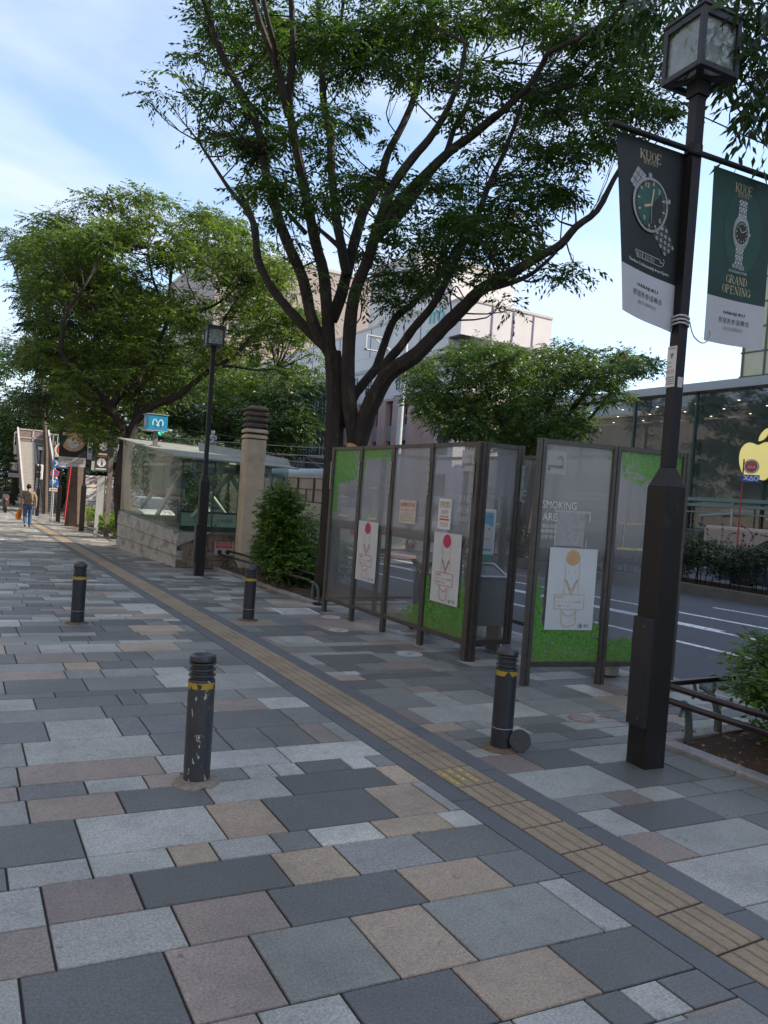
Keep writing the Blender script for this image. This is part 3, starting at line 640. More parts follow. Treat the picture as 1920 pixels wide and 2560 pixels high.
# residue and torn frames left on the acrylic
m_tape=mat('yellowed_tape',(.45,.38,.22),.7,var=.3,vs=40); m_pale=mat('old_paste',(.42,.42,.41),.7,var=.15,vs=30)
def GHF(z0,off=.006):
    u=V(BI[0]-BG[0],BI[1]-BG[1],0); u/=np.linalg.norm(u); n=V(u[1],-u[0],0)
    return planeF((BG[0]+n[0]*off,BG[1]+n[1]*off,z0),u,(0,0,1),n)
def WF(y,z,off=.006,x=4.905):   # on the long wall, u runs towards the camera end (-Y)
    return planeF((x-off-(y-7)*.022,y,z),(.02,-1,0),(0,0,1),(-1,0,0))
d=Dec(); 
for x0,y0,x1,y1 in [(.19,1.70,.60,1.72),(.21,1.36,.225,1.70),(.52,1.36,.535,1.64),(.24,1.63,.53,1.645),(.58,1.62,.6,1.72),(.56,1.36,.572,1.44)]: d.rect(x0,y0,x1,y1,1)
for x0,y0,x1,y1 in [(.93,1.62,.99,1.635),(.99,1.37,1.0,1.64),(1.02,1.62,1.22,1.635),(.93,1.362,1.24,1.385)]: d.rect(x0,y0,x1,y1,0)
d.rect(.23,1.37,.53,1.70,2); build_each(d,'tape_residue',GHF(0),[m_tape,m_pale,mat('worn_paper',(.33,.32,.32),.8,var=.15,vs=20)],booth)
d=Dec(); d.rect(.15,0,.42,.02,0); d.rect(.12,.28,.4,.29,1); d.rect(.12,0,.13,.29,1); d.rect(1.0,.0,1.22,.03,0); d.rect(1.0,.42,1.2,.435,0); build_each(d,'tape_residue',WF(9.95,1.40),[m_tape,m_pale],booth)
# printed lettering on the booth glass
m_wht=mat('white_print',(.62,.62,.62),.6,var=.08,vs=60); m_gry=mat('grey_print',(.20,.20,.20),.6,var=.05); m_pls=mat('sign_grey',(.36,.37,.37),.6,var=.08,vs=20); m_blk=mat('black_ink',(.02,.02,.022),.6,var=0)
d=Dec(); d.text('SMOKING',.24,1.765,.075,0,w=.38); d.text('AREA',.17,1.645,.075,0,w=.22); d.text('港区指定',.14,1.555,.036,0,w=.17); d.text('喫煙場所',.14,1.505,.036,0,w=.17); d.text('금연 장소',.14,1.45,.036,0,w=.17)
build_each(d,'lettering',GHF(0),[m_wht],booth)
d=Dec(); d.text('SMOKING',.60,1.765,.075,0,w=.38); d.text('AREA',.66,1.645,.075,0,w=.22); d.text('吸烟处',.68,1.54,.05,0); build_each(d,'lettering',WF(7.5,0),[mat('dim_print',(.40,.41,.41),.7,var=.1)],booth)
def ecig(F,lab):
    d=Dec(); W,H=.22,.23; d.rect(0,0,W,H,0)
    d.line(.02,.075,.19,.075,.028,1); d.arc(.15,.15,.028,-60,200,.008,1); d.arc(.155,.115,.028,20,-120,.008,1); d.text('e',.035,.05,.035,3,bold=.004); d.text('e',.035,.05,.03,2)
    d.build('pictogram_sign',F,[m_pls,m_gry,m_blk,m_wht],label=lab,cat='sign')
ecig((lambda F:(lambda a,b,l:F(a+.06,b+2.06,l)))(GHF(0)),'grey square e-cigarette pictogram sign in the top corner of the front right booth wall')
ecig(WF(6.93,2.07),'grey square e-cigarette pictogram sign on the long booth wall at its corner post')
# posters
m_pap=mat('poster_paper',(.50,.52,.53),.55,var=.05,vs=6); m_pap2=mat('poster_paper_clean',(.52,.56,.575),.5,var=.05,vs=3); m_crim=mat('crimson_ink',(.42,.03,.08),.6,var=.06); m_fade=mat('faded_orange_ink',(.50,.33,.16),.7,var=.1); m_navy=mat('navy_ink',(.03,.07,.13),.6,var=0)
def poster(F,pap,ink,lab):
    d=Dec(); W,H=.54,.81; d.rect(0,0,W,H,0,0); y=lambda v:H*(1-v); w_=.0045
    d.disc(.265,y(.115),.078,1)
    d.line(.187,y(.115),.187,y(.58),w_,1); d.line(.345,y(.115),.345,y(.58),w_,1)
    for k in (.225,.30): d.line(k-.014,y(.27),k+.014,y(.275),w_,1); d.disc(k,y(.30),.006,1,n=8)
    d.disc(.262,y(.345),.004,1,n=8)
    d.pl([(.192,y(.38)),(.262,y(.56)),(.272,y(.56)),(.338,y(.38))],w_*1.4,1); d.pl([(.205,y(.38)),(.265,y(.52)),(.325,y(.38))],w_*1.4,1)
    d.rect(.09,y(.745),.42,y(.565),0); d.pl([(.09,y(.745)),(.42,y(.745)),(.42,y(.565)),(.09,y(.565)),(.09,y(.745))],w_,1)
    d.text('喫煙は',.11,y(.60),.026,1,left=True); d.text('パーテーションの内側で',.11,y(.653),.026,1,left=True,w=.29); d.text('お願いします。',.11,y(.705),.026,1,left=True)
    d.pl([(.175,y(.745)),(.175,y(.90))]+[(.255-.08*math.cos(math.radians(a)),y(.90)-.045*math.sin(math.radians(a))) for a in range(0,181,20)]+[(.335,y(.745))],w_*1.2,1)
    d.arc(.255,y(.745)+.015,.082,205,335,w_*1.3,1)
    r=random.Random(3)
    for _ in range(9): d.disc(r.uniform(.19,.32),r.uniform(y(.92),y(.80)),.0035,1,n=6)
    d.arc(.395,y(.945),.018,0,360,.005,2); d.line(.377,y(.945),.413,y(.945),.005,2); d.line(.395,y(.945)-.02,.395,y(.945)+.02,.005,2); d.text('港区',.465,y(.945),.03,2)
    b=MB()
    d.build('poster',F,[pap,ink,m_navy],into=b); return b.build('poster',[pap,ink,m_navy],label=lab,cat='poster',group='posters on the smoking booth')
poster((lambda F:(lambda a,b,l:F(a,b+.56,l)))(WF(9.2,0)),m_pap,m_crim,'white poster with crimson disc and line drawing, farther one on the long booth wall')
poster((lambda F:(lambda a,b,l:F(a,b+.55,l)))(WF(7.36,0)),m_pap,m_crim,'white poster with crimson disc and line drawing beside the booth corner post above green leaves')
poster((lambda F:(lambda a,b,l:F(a+.17,b+.54,l)))(GHF(0,.009)),m_pap2,m_fade,'white poster with faded orange disc and line drawing on the front right booth wall')
m_red=mat('red_ink',(.50,.045,.03),.6,var=.05); m_cream=mat('cream_paper',(.47,.43,.37),.7,var=.15,vs=12); m_sky=mat('sky_blue_ink',(.10,.38,.55),.6,var=.1,vs=6); m_txt=mat('grey_text',(.16,.15,.15),.7,var=0)
d=Dec(); d.rect(0,0,.38,.29,0); d.text('路上喫煙 ポイ捨て禁止',.19,.235,.05,1,w=.33,bold=.003)
for i,t in enumerate(['きめられた場所で喫煙してください','ご協力をお願いします']): d.text(t,.19,.165-.045*i,.02,1 if i==0 else 2,w=.33-.05*i)
for i in range(3): d.rect(.02,.035+.028*i,.36-.04*i,.040+.028*i,2)
d.build('notice',WF(8.17,1.41),[m_cream,m_red,m_txt],label='cream notice with red heading on the booth wall between the two crimson posters',cat='notice')
d=Dec(); d.rect(0,0,.25,.35,0); d.rect(.02,.24,.23,.32,3); d.text('7',.17,.28,.06,1); d.text('時間',.08,.28,.022,2); d.text('今年から',.08,.305,.014,2)
for i in range(4): d.rect(.05,.175+.013*i,.2,.18+.013*i,2)
for i in range(6): d.disc(.05+.028*i,.145,.009,2 if i%2 else 1,ry=.016,n=10)
d.rect(.03,.10,.22,.12,1)
for i in range(4): d.rect(.04,.03+.014*i,.2,.034+.014*i,2)
d.build('notice',WF(7.31,1.40),[m_wht,m_red,m_txt,m_cream],label='narrow white notice with a red number seven above the poster by the corner post',cat='notice')
# ashtray stand, notice stand, can, bucket inside
m_ss=mat('brushed_steel',(.30,.30,.31),.35,metal=.8,var=.1,vs=20); m_dgy=mat('dark_grey_box',(.15,.15,.155),.5,var=.1)
t=empty('ashtray_stand',(5.42,7.02,0),'tall grey metal ashtray stand with slatted steel top behind the narrow booth panel','ashtray',rz=-.1)
b=MB(); b.add([(-.2,-.16,.32),(.2,-.16,.32),(.2,.16,.32),(-.2,.16,.32),(-.2,-.16,.86),(.2,-.16,.86),(.2,.16,.98),(-.2,.16,.98)],[(0,1,5,4),(1,2,6,5),(2,3,7,6),(3,0,4,7),(3,2,1,0),(4,5,6,7)]); b.build('body',m_dgy,t,bevel=.006)
b=MB(); b.M=Matrix.Translation((0,0,.93))@Matrix.Rotation(math.atan2(.12,.32),4,'X')
for (x0,y0,x1,y1) in [(-.22,-.19,.22,-.15),(-.22,.15,.22,.19),(-.22,-.15,-.18,.15),(.18,-.15,.22,.15)]: b.box(x0,y0,.0,x1,y1,.03)
b.build('rim',m_ss,t)
for sx in (-.17,.17):
    b=MB(); b.box(sx-.02,-.13,0,sx+.02,.13,.32); b.build('leg',m_dgy,t)
b=MB(); b.M=Matrix.Translation((0,0,.93))@Matrix.Rotation(math.atan2(.12,.32),4,'X')
for i in range(11): y=-.14+.028*i; b.box(-.18,y-.006,.006,.18,y+.006,.018)
b.build('grille',m_ss,t)
t=empty('notice_stand',(5.62,7.42,0),'white framed notice stand with sky blue header behind the ashtray','notice stand',rz=-.35)
b=MB(); b.box(-.17,-.012,1.10,.17,.012,1.66); b.build('board',mat('white_board',(.72,.73,.72),.5,var=.06),t,bevel=.01)
b=MB(); b.box(-.03,.014,0,.03,.05,1.3); b.box(-.15,-.1,0,.15,.2,.03); b.build('support',m_dgy,t)
d=Dec(); d.rect(-.14,1.14,.14,1.62,0); d.rect(-.14,1.52,.14,1.62,1); d.poly([(-.14,1.52),(.14,1.45),(.14,1.52)],1); d.text('喫煙場所の利用についてのお願い',0,1.565,.022,4,w=.24)
for i in range(8): d.rect(-.12,1.46-.035*i,.04 if i%3 else -.06,1.466-.035*i,3 if i%2 else 1)
d.rect(-.12,1.285,.12,1.30,2); d.disc(.09,1.42,.012,5,n=10); d.disc(.07,1.39,.010,2,n=10); d.rect(-.13,1.15,.13,1.175,1)
d.build('notice_sheet',planeF((0,-.0135,0),(1,0,0),(0,0,1),(0,-1,0)),[m_wht,m_sky,mat('lime_ink',(.45,.55,.12),.6,var=0),m_txt,m_navy,m_red],t)
b=MB(); b.box(.05,-.05,1.0,.13,-.01,1.10); b.build('lighter_holder',mat('green_plastic',(.02,.25,.17),.4,var=0),t)
t=empty('water_can',(6.1,7.85,gz(7.8)),'white plastic jerrycan standing on the paving inside the booth','jerrycan',rz=.2)
mcan=mat('white_plastic',(.55,.57,.56),.45,var=.06)
b=MB(); b.box(-.12,-.08,0,.12,.08,.23); b.build('body',mcan,t,bevel=.03)
b=MB(); b.tube([(-.1,0,.22),(-.09,0,.31),(-.05,0,.335),(.02,0,.335),(.04,0,.3),(.045,0,.22)],.017,8); b.build('handle',mcan,t,smooth=True)
b=MB(); b.lathe([(.03,.22),(.03,.28),(.026,.285),(.001,.285)],14,c=(.09,0,0)); b.build('cap',mcan,t,smooth=True)
b=MB(); b.lathe([(.10,0),(.13,.02),(.145,.27),(.15,.28),(.14,.28),(.12,.05),(.001,.04)],24); o=b.build('bucket',mat('cream_plastic',(.40,.39,.33),.5,var=.12,vs=10),smooth=True,label='pale plastic bucket under the front right booth panel beside the lamp post',cat='bucket'); o.location=(6.12,5.72,0)
# ------------------------------------------------------------------ bollards
def chipmat():
    m=mat('bollard_paint',(.022,.026,.034),.38,spec=.5,var=.2,vs=9,stain=[(5,.55,.8,(.045,.047,.05),.6)]); return m
m_bol=chipmat(); m_bolc=mat('chipped_bollard_paint',(.040,.044,.050),.42,spec=.5,var=.2,vs=9,stain=[(33,.63,.64,(.50,.50,.46),1),(12,.66,.67,(.45,.44,.39),1)],stretch=(1,1,.55))
m_bolm=mat('lightly_chipped_paint',(.022,.026,.034),.38,spec=.5,var=.2,vs=9,stain=[(60,.70,.72,(.40,.40,.38),1)])
m_ring=mat('bollard_cap_metal',(.045,.047,.052),.38,metal=.3,var=.2,vs=20); m_yb=mat('yellow_reflective_tape',(.38,.25,.02),.45,var=.12,vs=30); m_yt=mat('torn_yellow_tape',(.42,.27,.02),.45,var=.1,stain=[(16,.50,.515,(.03,.03,.035),1)])
def bollard(x,y,lab,paint,tape,lean=(0,0),flat=False,base=None,line=True,h=.70,hs=1.06):
    t=empty('bollard',(x,y,gz(y)),lab,'bollard','black bollards on the footway'); t.scale=(1,1,hs); t.rotation_euler=(lean[0],lean[1],rnd.uniform(0,6))
    R=.077
    b=MB(); b.lathe([(R,-.03),(R,.515),(R,.535),(R*.97,.545)],36); b.build('shaft',paint,t,smooth=True)
    b=MB(); b.lathe([(R+.0015,.50),(R+.0015,.532)],36); b.build('tape_band',tape,t,smooth=True)
    b=MB(); z=.545
    for k in range(3): b.lathe([(R*.82,z),(R*.82,z+.012),(R*1.0,z+.017),(R*1.03,z+.022),(R*1.0,z+.026),(R*.82,z+.031)],36); z+=.031
    if flat: b.lathe([(R*.82,z),(R*1.0,z+.004),(R*1.02,z+.012),(R*.95,z+.03),(R*.8,z+.036),(R*.5,z+.024),(.001,z+.02)],36)
    else: b.lathe([(R*.82,z),(R*1.02,z+.005),(R*1.0,z+.014)]+[(R*math.cos(a),z+.014+.05*math.sin(a)) for a in (.3,.6,.9,1.2,1.45)]+[(.001,z+.064)],36)
    b.build('cap',m_ring,t,smooth=True)
    if line:
        b=MB(); b.lathe([(R+.0012,.145),(R+.0012,.149)],36); b.build('seam',m_pls,t,smooth=True)
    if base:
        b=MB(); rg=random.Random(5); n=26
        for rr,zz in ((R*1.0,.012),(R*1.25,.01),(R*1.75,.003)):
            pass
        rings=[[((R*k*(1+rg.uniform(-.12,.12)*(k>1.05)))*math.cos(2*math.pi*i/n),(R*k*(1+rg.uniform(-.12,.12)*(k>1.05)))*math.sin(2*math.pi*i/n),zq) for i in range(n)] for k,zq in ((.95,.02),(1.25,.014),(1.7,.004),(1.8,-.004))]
        b.loft(rings,cap=False); b.build('mortar_shade_collar',base,t,smooth=True)
    return t
mort=mat('crumbling_mortar',(.21,.18,.14),.9,var=.3,vs=20,bump=1,bs=50); foot_shade=mat('rusty_contact_shade',(.13,.085,.05),.9,var=.3,vs=20,bump=1,bs=50)  # the darker brown ring stands in for contact shadow at the bollard foot
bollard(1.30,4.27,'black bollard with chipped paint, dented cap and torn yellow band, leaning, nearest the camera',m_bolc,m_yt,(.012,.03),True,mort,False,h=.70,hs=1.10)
bollard(1.33,9.55,'black bollard with intact yellow band standing far left on the open paving',m_bol,m_yb,base=foot_shade)
bollard(3.45,9.5,'black bollard with yellow band beyond the tactile line in front of the tubular rails',m_bol,m_yb,base=foot_shade)
bollard(3.47,4.17,'black bollard with steel disc at its foot in front of the booth entrance',m_bolm,m_yt,base=foot_shade)
b=MB(); b.M=Matrix.Translation((3.535,4.045,.082))@Matrix.Rotation(-.45,4,'Z')@Matrix.Rotation(1.25,4,'X'); b.lathe([(.001,-.005),(.075,-.005),(.078,0),(.075,.005),(.012,.005),(.012,.009),(.001,.009)],32)
b.build('steel_disc',mat('lid_dark_steel',(.03,.029,.027),.5,metal=.3,var=.3,vs=30),smooth=True,label='round dark steel lid leaning against the foot of a bollard',cat='steel disc')
# ------------------------------------------------------------------ street lamps
m_lp=mat('lamp_brown_paint',(.011,.0095,.009),.5,spec=.35,var=.25,vs=6,stain=[(7,.6,.72,(.07,.06,.055),.5),(40,.70,.74,(.14,.12,.10),.7)],stretch=(1,1,.4)); m_lb=mat('lamp_blue_black_paint',(.011,.011,.014),.5,spec=.35,var=.15,vs=6)
m_lpane=glassmat('lantern_pane',(.74,.80,.78),.08,.34,(.50,.56,.54),.05); m_frost=mat('lantern_diffuser',(.72,.75,.74),.5,var=.08); m_bulb=mat('lamp_bulb',(.75,.75,.72),.3,var=0)
def lamp(loc,lab,zs=1.0,group='dark square street lamps',fine=True,box=True,arm=False,rz=-.085):
    t=empty('street_lamp',loc,lab,'street lamp',group,rz=rz); k=zs
    b=MB(); s=.09; b.box(-s,-s,-.02,s,s,1.93*k); e=.04
    b.loft([[(-s,-s,1.93*k),(s,-s,1.93*k),(s,s,1.93*k),(-s,s,1.93*k)],[(-e,-e,2.07*k),(e,-e,2.07*k),(e,e,2.07*k),(-e,e,2.07*k)]]); b.build('pedestal',m_lp,t,bevel=.006)
    b=MB(); b.box(-e,-e,2.07*k,e,e,4.70*k); b.box(-.055,-.055,4.60*k,.055,.055,4.70*k); b.build('pole',m_lb,t,bevel=.004)
    L=empty_part('lantern',t); h0,h1=4.70*k,5.09*k; S=.175; w_=.018
    b=MB()
    for sx in (-1,1):
        for sy in (-1,1): b.box(sx*S-w_*(sx>0)*2+0,sy*S-w_*(sy>0)*2,h0,sx*S+w_*(sx<0)*2,sy*S+w_*(sy<0)*2,h1)
    for z0,z1 in ((h0,h0+.04),(h1-.05,h1)):
        for sx in (-1,1): b.box(sx*S,-S+.036,z0+.001,sx*(S-.035),S-.036,z1-.001); b.box(-S+.036,sx*S,z0+.001,S-.036,sx*(S-.035),z1-.001)
    b.box(-S-.01,-S-.01,h1,S+.01,S+.01,h1+.02)
    for a in (math.pi/4,-math.pi/4):
        c_,s_=math.cos(a),math.sin(a); b.beam((-c_*S*1.3,-s_*S*1.3,h0+.012),(c_*S*1.3,s_*S*1.3,h0+.012),.05,.02)
    b.box(-.07,-.07,h0-.002,.07,.07,h0+.022)
    fr=b.build('lantern_frame',mat('lantern_frame_paint',(.028,.031,.037),.45,spec=.4,var=.15,vs=8),t,bevel=.003)
    for a in range(4):
        b=MB(); b.M=Matrix.Rotation(a*math.pi/2,4,'Z'); q=S-.022; b.box(-S+.03,-q,h0+.035,S-.03,-q+.004,h1-.045); b.build('pane',m_lpane,fr)
    if fine:
        b=MB(); q=S-.05
        for a in range(4):
            b.M=Matrix.Rotation(a*math.pi/2,4,'Z')
            for x in (-.07,.04): b.box(x,-q,h0+.04,x+.020,-q+.004,h1-.05)
            for z in (h0+.12,h0+.22): b.box(-q+.005,-q-.001,z,q-.005,-q+.003,z+.020)
            b.box(-.06,-q-.003,h0+.22,.04,-q-.001,h0+.245,1); b.box(.03,-q-.0045,h0+.14,.05,-q-.0025,h0+.30,1); b.box(-.07,-q-.0045,h0+.22,-.05,-q-.0025,h0+.33,1)
        b.M=None; b.build('lattice',[m_frost,m_lb],fr)
        b=MB(); b.box(-.10,-.10,h0+.03,.10,.10,h0+.034); b.build('diffuser',m_frost,fr)
        b=MB()
        for (x,y) in ((-.05,-.03),(.05,-.04),(0,.05)): b.ball((x,y,h0+.12),.028,10,(1,1,1.6))
        b.build('bulb',m_bulb,fr,smooth=True)
    bpy.data.objects.remove(L)
    if box:
        b=MB(); b.box(-.125,-.085,.28,-.09,.085,1.03); b.box(-.13,-.03,.965,-.125,-.015,.98,1); b.box(-.13,-.03,.33,-.125,-.015,.345,1); b.build('cover_box',[mat('cover_paint',(.016,.017,.023),.4,var=.15),m_bolt],t,bevel=.004)
    if arm:
        b=MB(); b.tube([(-.72,0,4.24*k),(.95,0,4.24*k)],.02,10); b.lathe([(.05,-.04),(.06,-.03),(.06,.03),(.05,.04)],14,c=(0,0,4.24*k)); b.tube([(-.1,-.05,4.20*k),(.12,-.05,4.20*k)],.012,6); b.build('banner_arm',m_lp,t,smooth=True)
    return t
def empty_part(n,p):
    o=bpy.data.objects.new(n,None); COL.objects.link(o); o.parent=p; return o
LX,LY=4.26,3.565
LAMP=lamp((LX,LY,0),'tall dark brown street lamp with square lantern nearest the camera on the right',arm=True)
d=Dec(); d.rect(-.042,2.62,.042,2.90,0); d.text('KYOTO'if 0 else '原宿表参道',0,2.885,.012,1,w=.06); d.disc(0,2.84,.014,2,n=12); d.rect(-.004,2.815,.004,2.83,2)
d.rect(-.03,2.785,0,2.79,1); d.text('KNo',-.012,2.76,.013,1); d.text('0137',0,2.725,.028,1,w=.062)
for i in range(4): d.rect(-.033,2.64+.015*i,.033,2.646+.015*i,1)
d.build('number_plate',planeF((-.047,0,0),(0,-1,0),(0,0,1),(-1,0,0)),[m_wht,m_txt,mat('plate_green',(.05,.28,.1),.6,var=0)],LAMP)
b=MB(); b.box(-.022,-.046,2.62,.022,-.042,2.69); b.build('sticker',mat('pale_sticker',(.45,.46,.45),.6,var=.1,vs=20),LAMP)
t2=lamp((4.30,14.88,gz(14.88)),'dark street lamp before the glass subway entrance',.975)
# ---- banners
m_bg=mat('banner_black_green',(.012,.018,.018),.65,var=.35,vs=3); m_gr=mat('banner_deep_green',(.010,.045,.035),.65,var=.25,vs=3); m_bw=mat('banner_grey_white',(.47,.47,.49),.75,var=.05,vs=4)
m_gold=mat('gold_lettering',(.52,.42,.25),.5,var=0); m_w2=mat('pale_lettering',(.55,.56,.58),.6,var=0); m_steel2=mat('printed_steel',(.30,.31,.31),.5,var=.2,vs=30); m_dial=mat('dial_green',(.012,.085,.065),.5,var=.2,vs=8); m_dk=mat('dial_dark',(.01,.014,.014),.5,var=.1); m_lume=mat('lume',(.55,.42,.28),.5,var=0)
m_glow=mat('banner_mid_green',(.013,.062,.046),.65,var=.2,vs=4); m_dksteel=mat('printed_dark_steel',(.05,.053,.053),.5,var=.3,vs=30); m_ink=mat('ink',(.03,.03,.035),.6,var=0); m_lg=mat('light_grey_ink',(.22,.22,.23),.6,var=0)
BM=[m_bg,m_gr,m_bw,m_gold,m_w2,m_steel2,m_dial,m_dk,m_lume,m_glow,m_dksteel,m_ink,m_lg]
def banner(x0,y0,ztop,W,H,twist,kind,lab):
    d=Dec(); Y=lambda v:-H*v
    sp=.735
    d.grid(0,-H,W,Y(sp),2,8,5,0); d.grid(0,Y(sp),W,0,0 if kind==1 else 1,8,12,0)
    cx=W*.5
    if kind==1:
        d.serif('KUOE',cx,Y(.080),.062,3,wd=.20); d.serif('KYOTO',cx,Y(.118),.026,3,wd=.125)
        wx,wy=W*.50,Y(.352)
        a=math.radians(128)
        def strap(x,y,ang,n,w0,w1,seg,mi,mi2):
            for i in range(n):
                c,s=math.cos(ang),math.sin(ang); w_=w0+(w1-w0)*i/n; p=(x+c*seg*i,y+s*seg*i)
                for q in range(5 if mi2==10 else 3):
                    k=5 if mi2==10 else 3; o=(q-(k-1)/2)*w_/k; X,Yy=p[0]-s*o,p[1]+c*o; d.line(X,Yy,X+c*seg*.86,Yy+s*seg*.86,w_/k*.86,mi if (q+i)%2 else mi2)
        strap(wx-.085,wy+.125,math.radians(148),3,.17,.15,.032,5,5)
        strap(wx+.10,wy-.13,math.radians(-52),6,.15,.11,.03,5,10)
        d.disc(wx-.005,wy,.172,5,ry=.192,rot=-.5); d.line(wx-.03,wy+.2,wx+.0,wy+.2,.03,5); d.line(wx+.165,wy+.075,wx+.19,wy+.065,.03,5)
        d.disc(wx-.003,wy,.152,7,ry=.176,rot=-.5); d.disc(wx-.003,wy,.138,6,ry=.16,rot=-.5); d.poly([(wx-.02,wy-.15),(wx+.09,wy-.12),(wx+.125,wy),(wx+.1,wy+.1),(wx,wy)],7)
        for i in range(12):
            an=math.radians(90-30*i-8); rx,ry=.115,.135; x,y=wx+rx*math.cos(an),wy+ry*math.sin(an)
            if i in (1,): d.text('3',x,y,.034,8,bold=.002)
            elif i==11: d.text('12',x,y,.034,8,bold=.002)
            elif i==4: d.text('6',x,y,.034,8,bold=.002)
            elif i==7: d.text('9',x,y,.034,8,bold=.002)
            else: d.line(x,y,wx+(rx+.022)*math.cos(an),wy+(ry+.022)*math.sin(an),.011,8)
        for t_,an in (('30',20),('40',-50),('50',-95),('10',82)): d.text(t_,wx+.152*math.cos(math.radians(an)),wy+.172*math.sin(math.radians(an)),.02,8)
        d.line(wx,wy,wx-.07,wy-.025,.016,8); d.line(wx,wy,wx+.02,wy+.11,.013,8); d.line(wx-.0,wy+.02,wx+.0,wy-.13,.004,8); d.disc(wx,wy,.008,8,n=10)
        by=Y(.645); hw=.155
        d.pl([(cx-hw+.02,by+.022),(cx+hw-.02,by+.022)],.0035,4); d.pl([(cx-hw+.02,by-.022),(cx+hw-.02,by-.022)],.0035,4); d.arc(cx-hw+.02,by,.022,90,270,.0035,4); d.arc(cx+hw-.02,by,.022,-90,90,.0035,4)
        d.serif('KUOE KYOTO',cx-.03,by,.026,4,wd=.2); d.arc(cx+hw-.03,by+.003,.008,0,360,.004,4); d.line(cx+hw-.024,by-.004,cx+hw-.014,by-.014,.004,4)
        d.text('Timeless Craftsmanship from Kyoto',cx,Y(.695),.026,4,w=.44,bold=.0012)
    else:
        d.disc(cx+.02,Y(.33),.20,9,ry=.30); d.serif('KUOE',cx,Y(.080),.062,3,wd=.18); d.serif('KYOTO',cx,Y(.12),.026,3,wd=.115)
        wx,wy=cx,Y(.335)
        for sy in (1,-1):
            for i in range(5):
                for q in range(5): x=wx+(q-2)*.017; y=wy+sy*(.125+.024*i); d.rect(x-.007,y-.009+(.008 if q%2 else 0),x+.007,y+.009+(.008 if q%2 else 0),5 if (q+i)%2 else 4)
        d.disc(wx,wy,.088,5,ry=.128); d.disc(wx,wy,.076,4,ry=.09); d.disc(wx,wy,.072,6,ry=.085); d.disc(wx+.004,wy-.01,.056,7,ry=.066)
        for i in range(12): an=math.radians(30*i); d.disc(wx+.055*math.cos(an),wy+.066*math.sin(an),.0055,8,n=8)
        d.line(wx,wy,wx-.025,wy+.03,.007,8); d.line(wx,wy,wx+.045,wy+.02,.006,8); d.rect(wx+.086,wy-.01,wx+.1,wy+.012,5)
        d.text('表参道店',cx,Y(.535),.032,4); d.text('OMOTESANDO STORE',cx,Y(.567),.016,4,w=.20)
        d.serif('GRAND',cx,Y(.615),.056,3,wd=.24); d.serif('OPENING',cx,Y(.675),.056,3,wd=.31)
    d.text('HARAJUKU',cx,Y(.815),.028,11,w=.23,bold=.002); d.text('原宿表参道欅会',cx,Y(.860),.042,11,w=.33); d.text('商店街振興組合',cx,Y(.905),.028,12,w=.21)
    th=math.radians(-4.5)
    def F(a,b,l):
        u=a/W; v=-b/H; yo=-twist*(1-u)*v-.012*math.sin(u*5+v*3)*v-l; xs=1-.035*v
        xx=a*xs+(W*(1-xs))*(1 if kind==1 else 0)
        return (x0+xx*math.cos(th)-yo*math.sin(th),y0+xx*math.sin(th)+yo*math.cos(th)-0,ztop+b+(.035*(1-u)*v if kind==1 else .02*u*v))
    d.build('banner',F,BM,dz=.0012,label=lab,cat='banner',group='shop banners on the nearest lamp post')
banner(3.62,3.655,4.225,.61,1.23,.16,1,'dark banner with a large wristwatch hanging left of the near lamp pole')
banner(4.50,3.58,4.215,.63,1.23,.03,2,'green banner with small steel watch and gold GRAND OPENING right of the near lamp pole')
m_rope=mat('white_rope',(.5,.5,.5),.7,var=.1)
b=MB()
for z in (3.05,3.075,3.10): b.tube([(LX+.06*math.cos(a)*1.0,LY+.06*math.sin(a),z+.008*math.sin(a*2)) for a in [i*math.pi/5 for i in range(11)]],.007,6)
P=smooth_path([V(LX+.05,LY-.04,3.08),V(LX+.10,LY-.04,2.99),V(LX+.2,LY-.04,2.955),V(LX+.29,LY-.03,3.01),V(4.56,3.55,3.07)],4); b.tube(P,.0045,6)
b.tube([V(LX-.06,LY-.03,3.08),V(4.20,3.53,3.07)],.006,5)
b.build('tie_rope',m_rope,smooth=True,label='white rope wound round the near lamp pole holding the banner corners',cat='rope')
# ------------------------------------------------------------------ subway entrance
m_conc=mat('stained_precast',(.37,.355,.32),.8,var=.16,vs=5,bump=.3,bs=40,stain=[(2.2,.48,.72,(.06,.055,.045),.75),(14,.6,.75,(.12,.11,.09),.5)],stretch=(1,1,1.6))
m_brick=mat('worn_block',(.20,.155,.115),.85,var=.35,vs=9,bump=.8,bs=30,stain=[(4,.5,.62,(.05,.035,.028),.85),(17,.62,.68,(.42,.36,.28),.7)],stretch=(1,1,.6))
m_eg=glassmat('entrance_glass',(.72,.84,.78),.08,.05,(.30,.36,.32)); m_roofs=mat('entrance_roof',(.235,.25,.225),.5,var=.16,vs=2.5,stain=[(3,.5,.75,(.16,.17,.14),.5)]); m_str=mat('entrance_steel',(.38,.41,.40),.45,metal=.2,var=.12,vs=6); m_dks=mat('entrance_dark_steel',(.035,.035,.035),.5,var=.2)
m_teal=mat('metro_blue',(.012,.215,.38),.35,var=.04,emit=0); m_logo=mat('metro_logo',(.42,.68,.70),.4,var=0)
E=empty('subway_entrance',(0,0,0),'glass subway entrance with sloping roof on a stained stone block plinth','subway entrance')
nA,fA=V(4.25,16.6,0),V(3.93,21.9,0)
b=MB(); zn,zf=gz(16.6),gz(21.9)
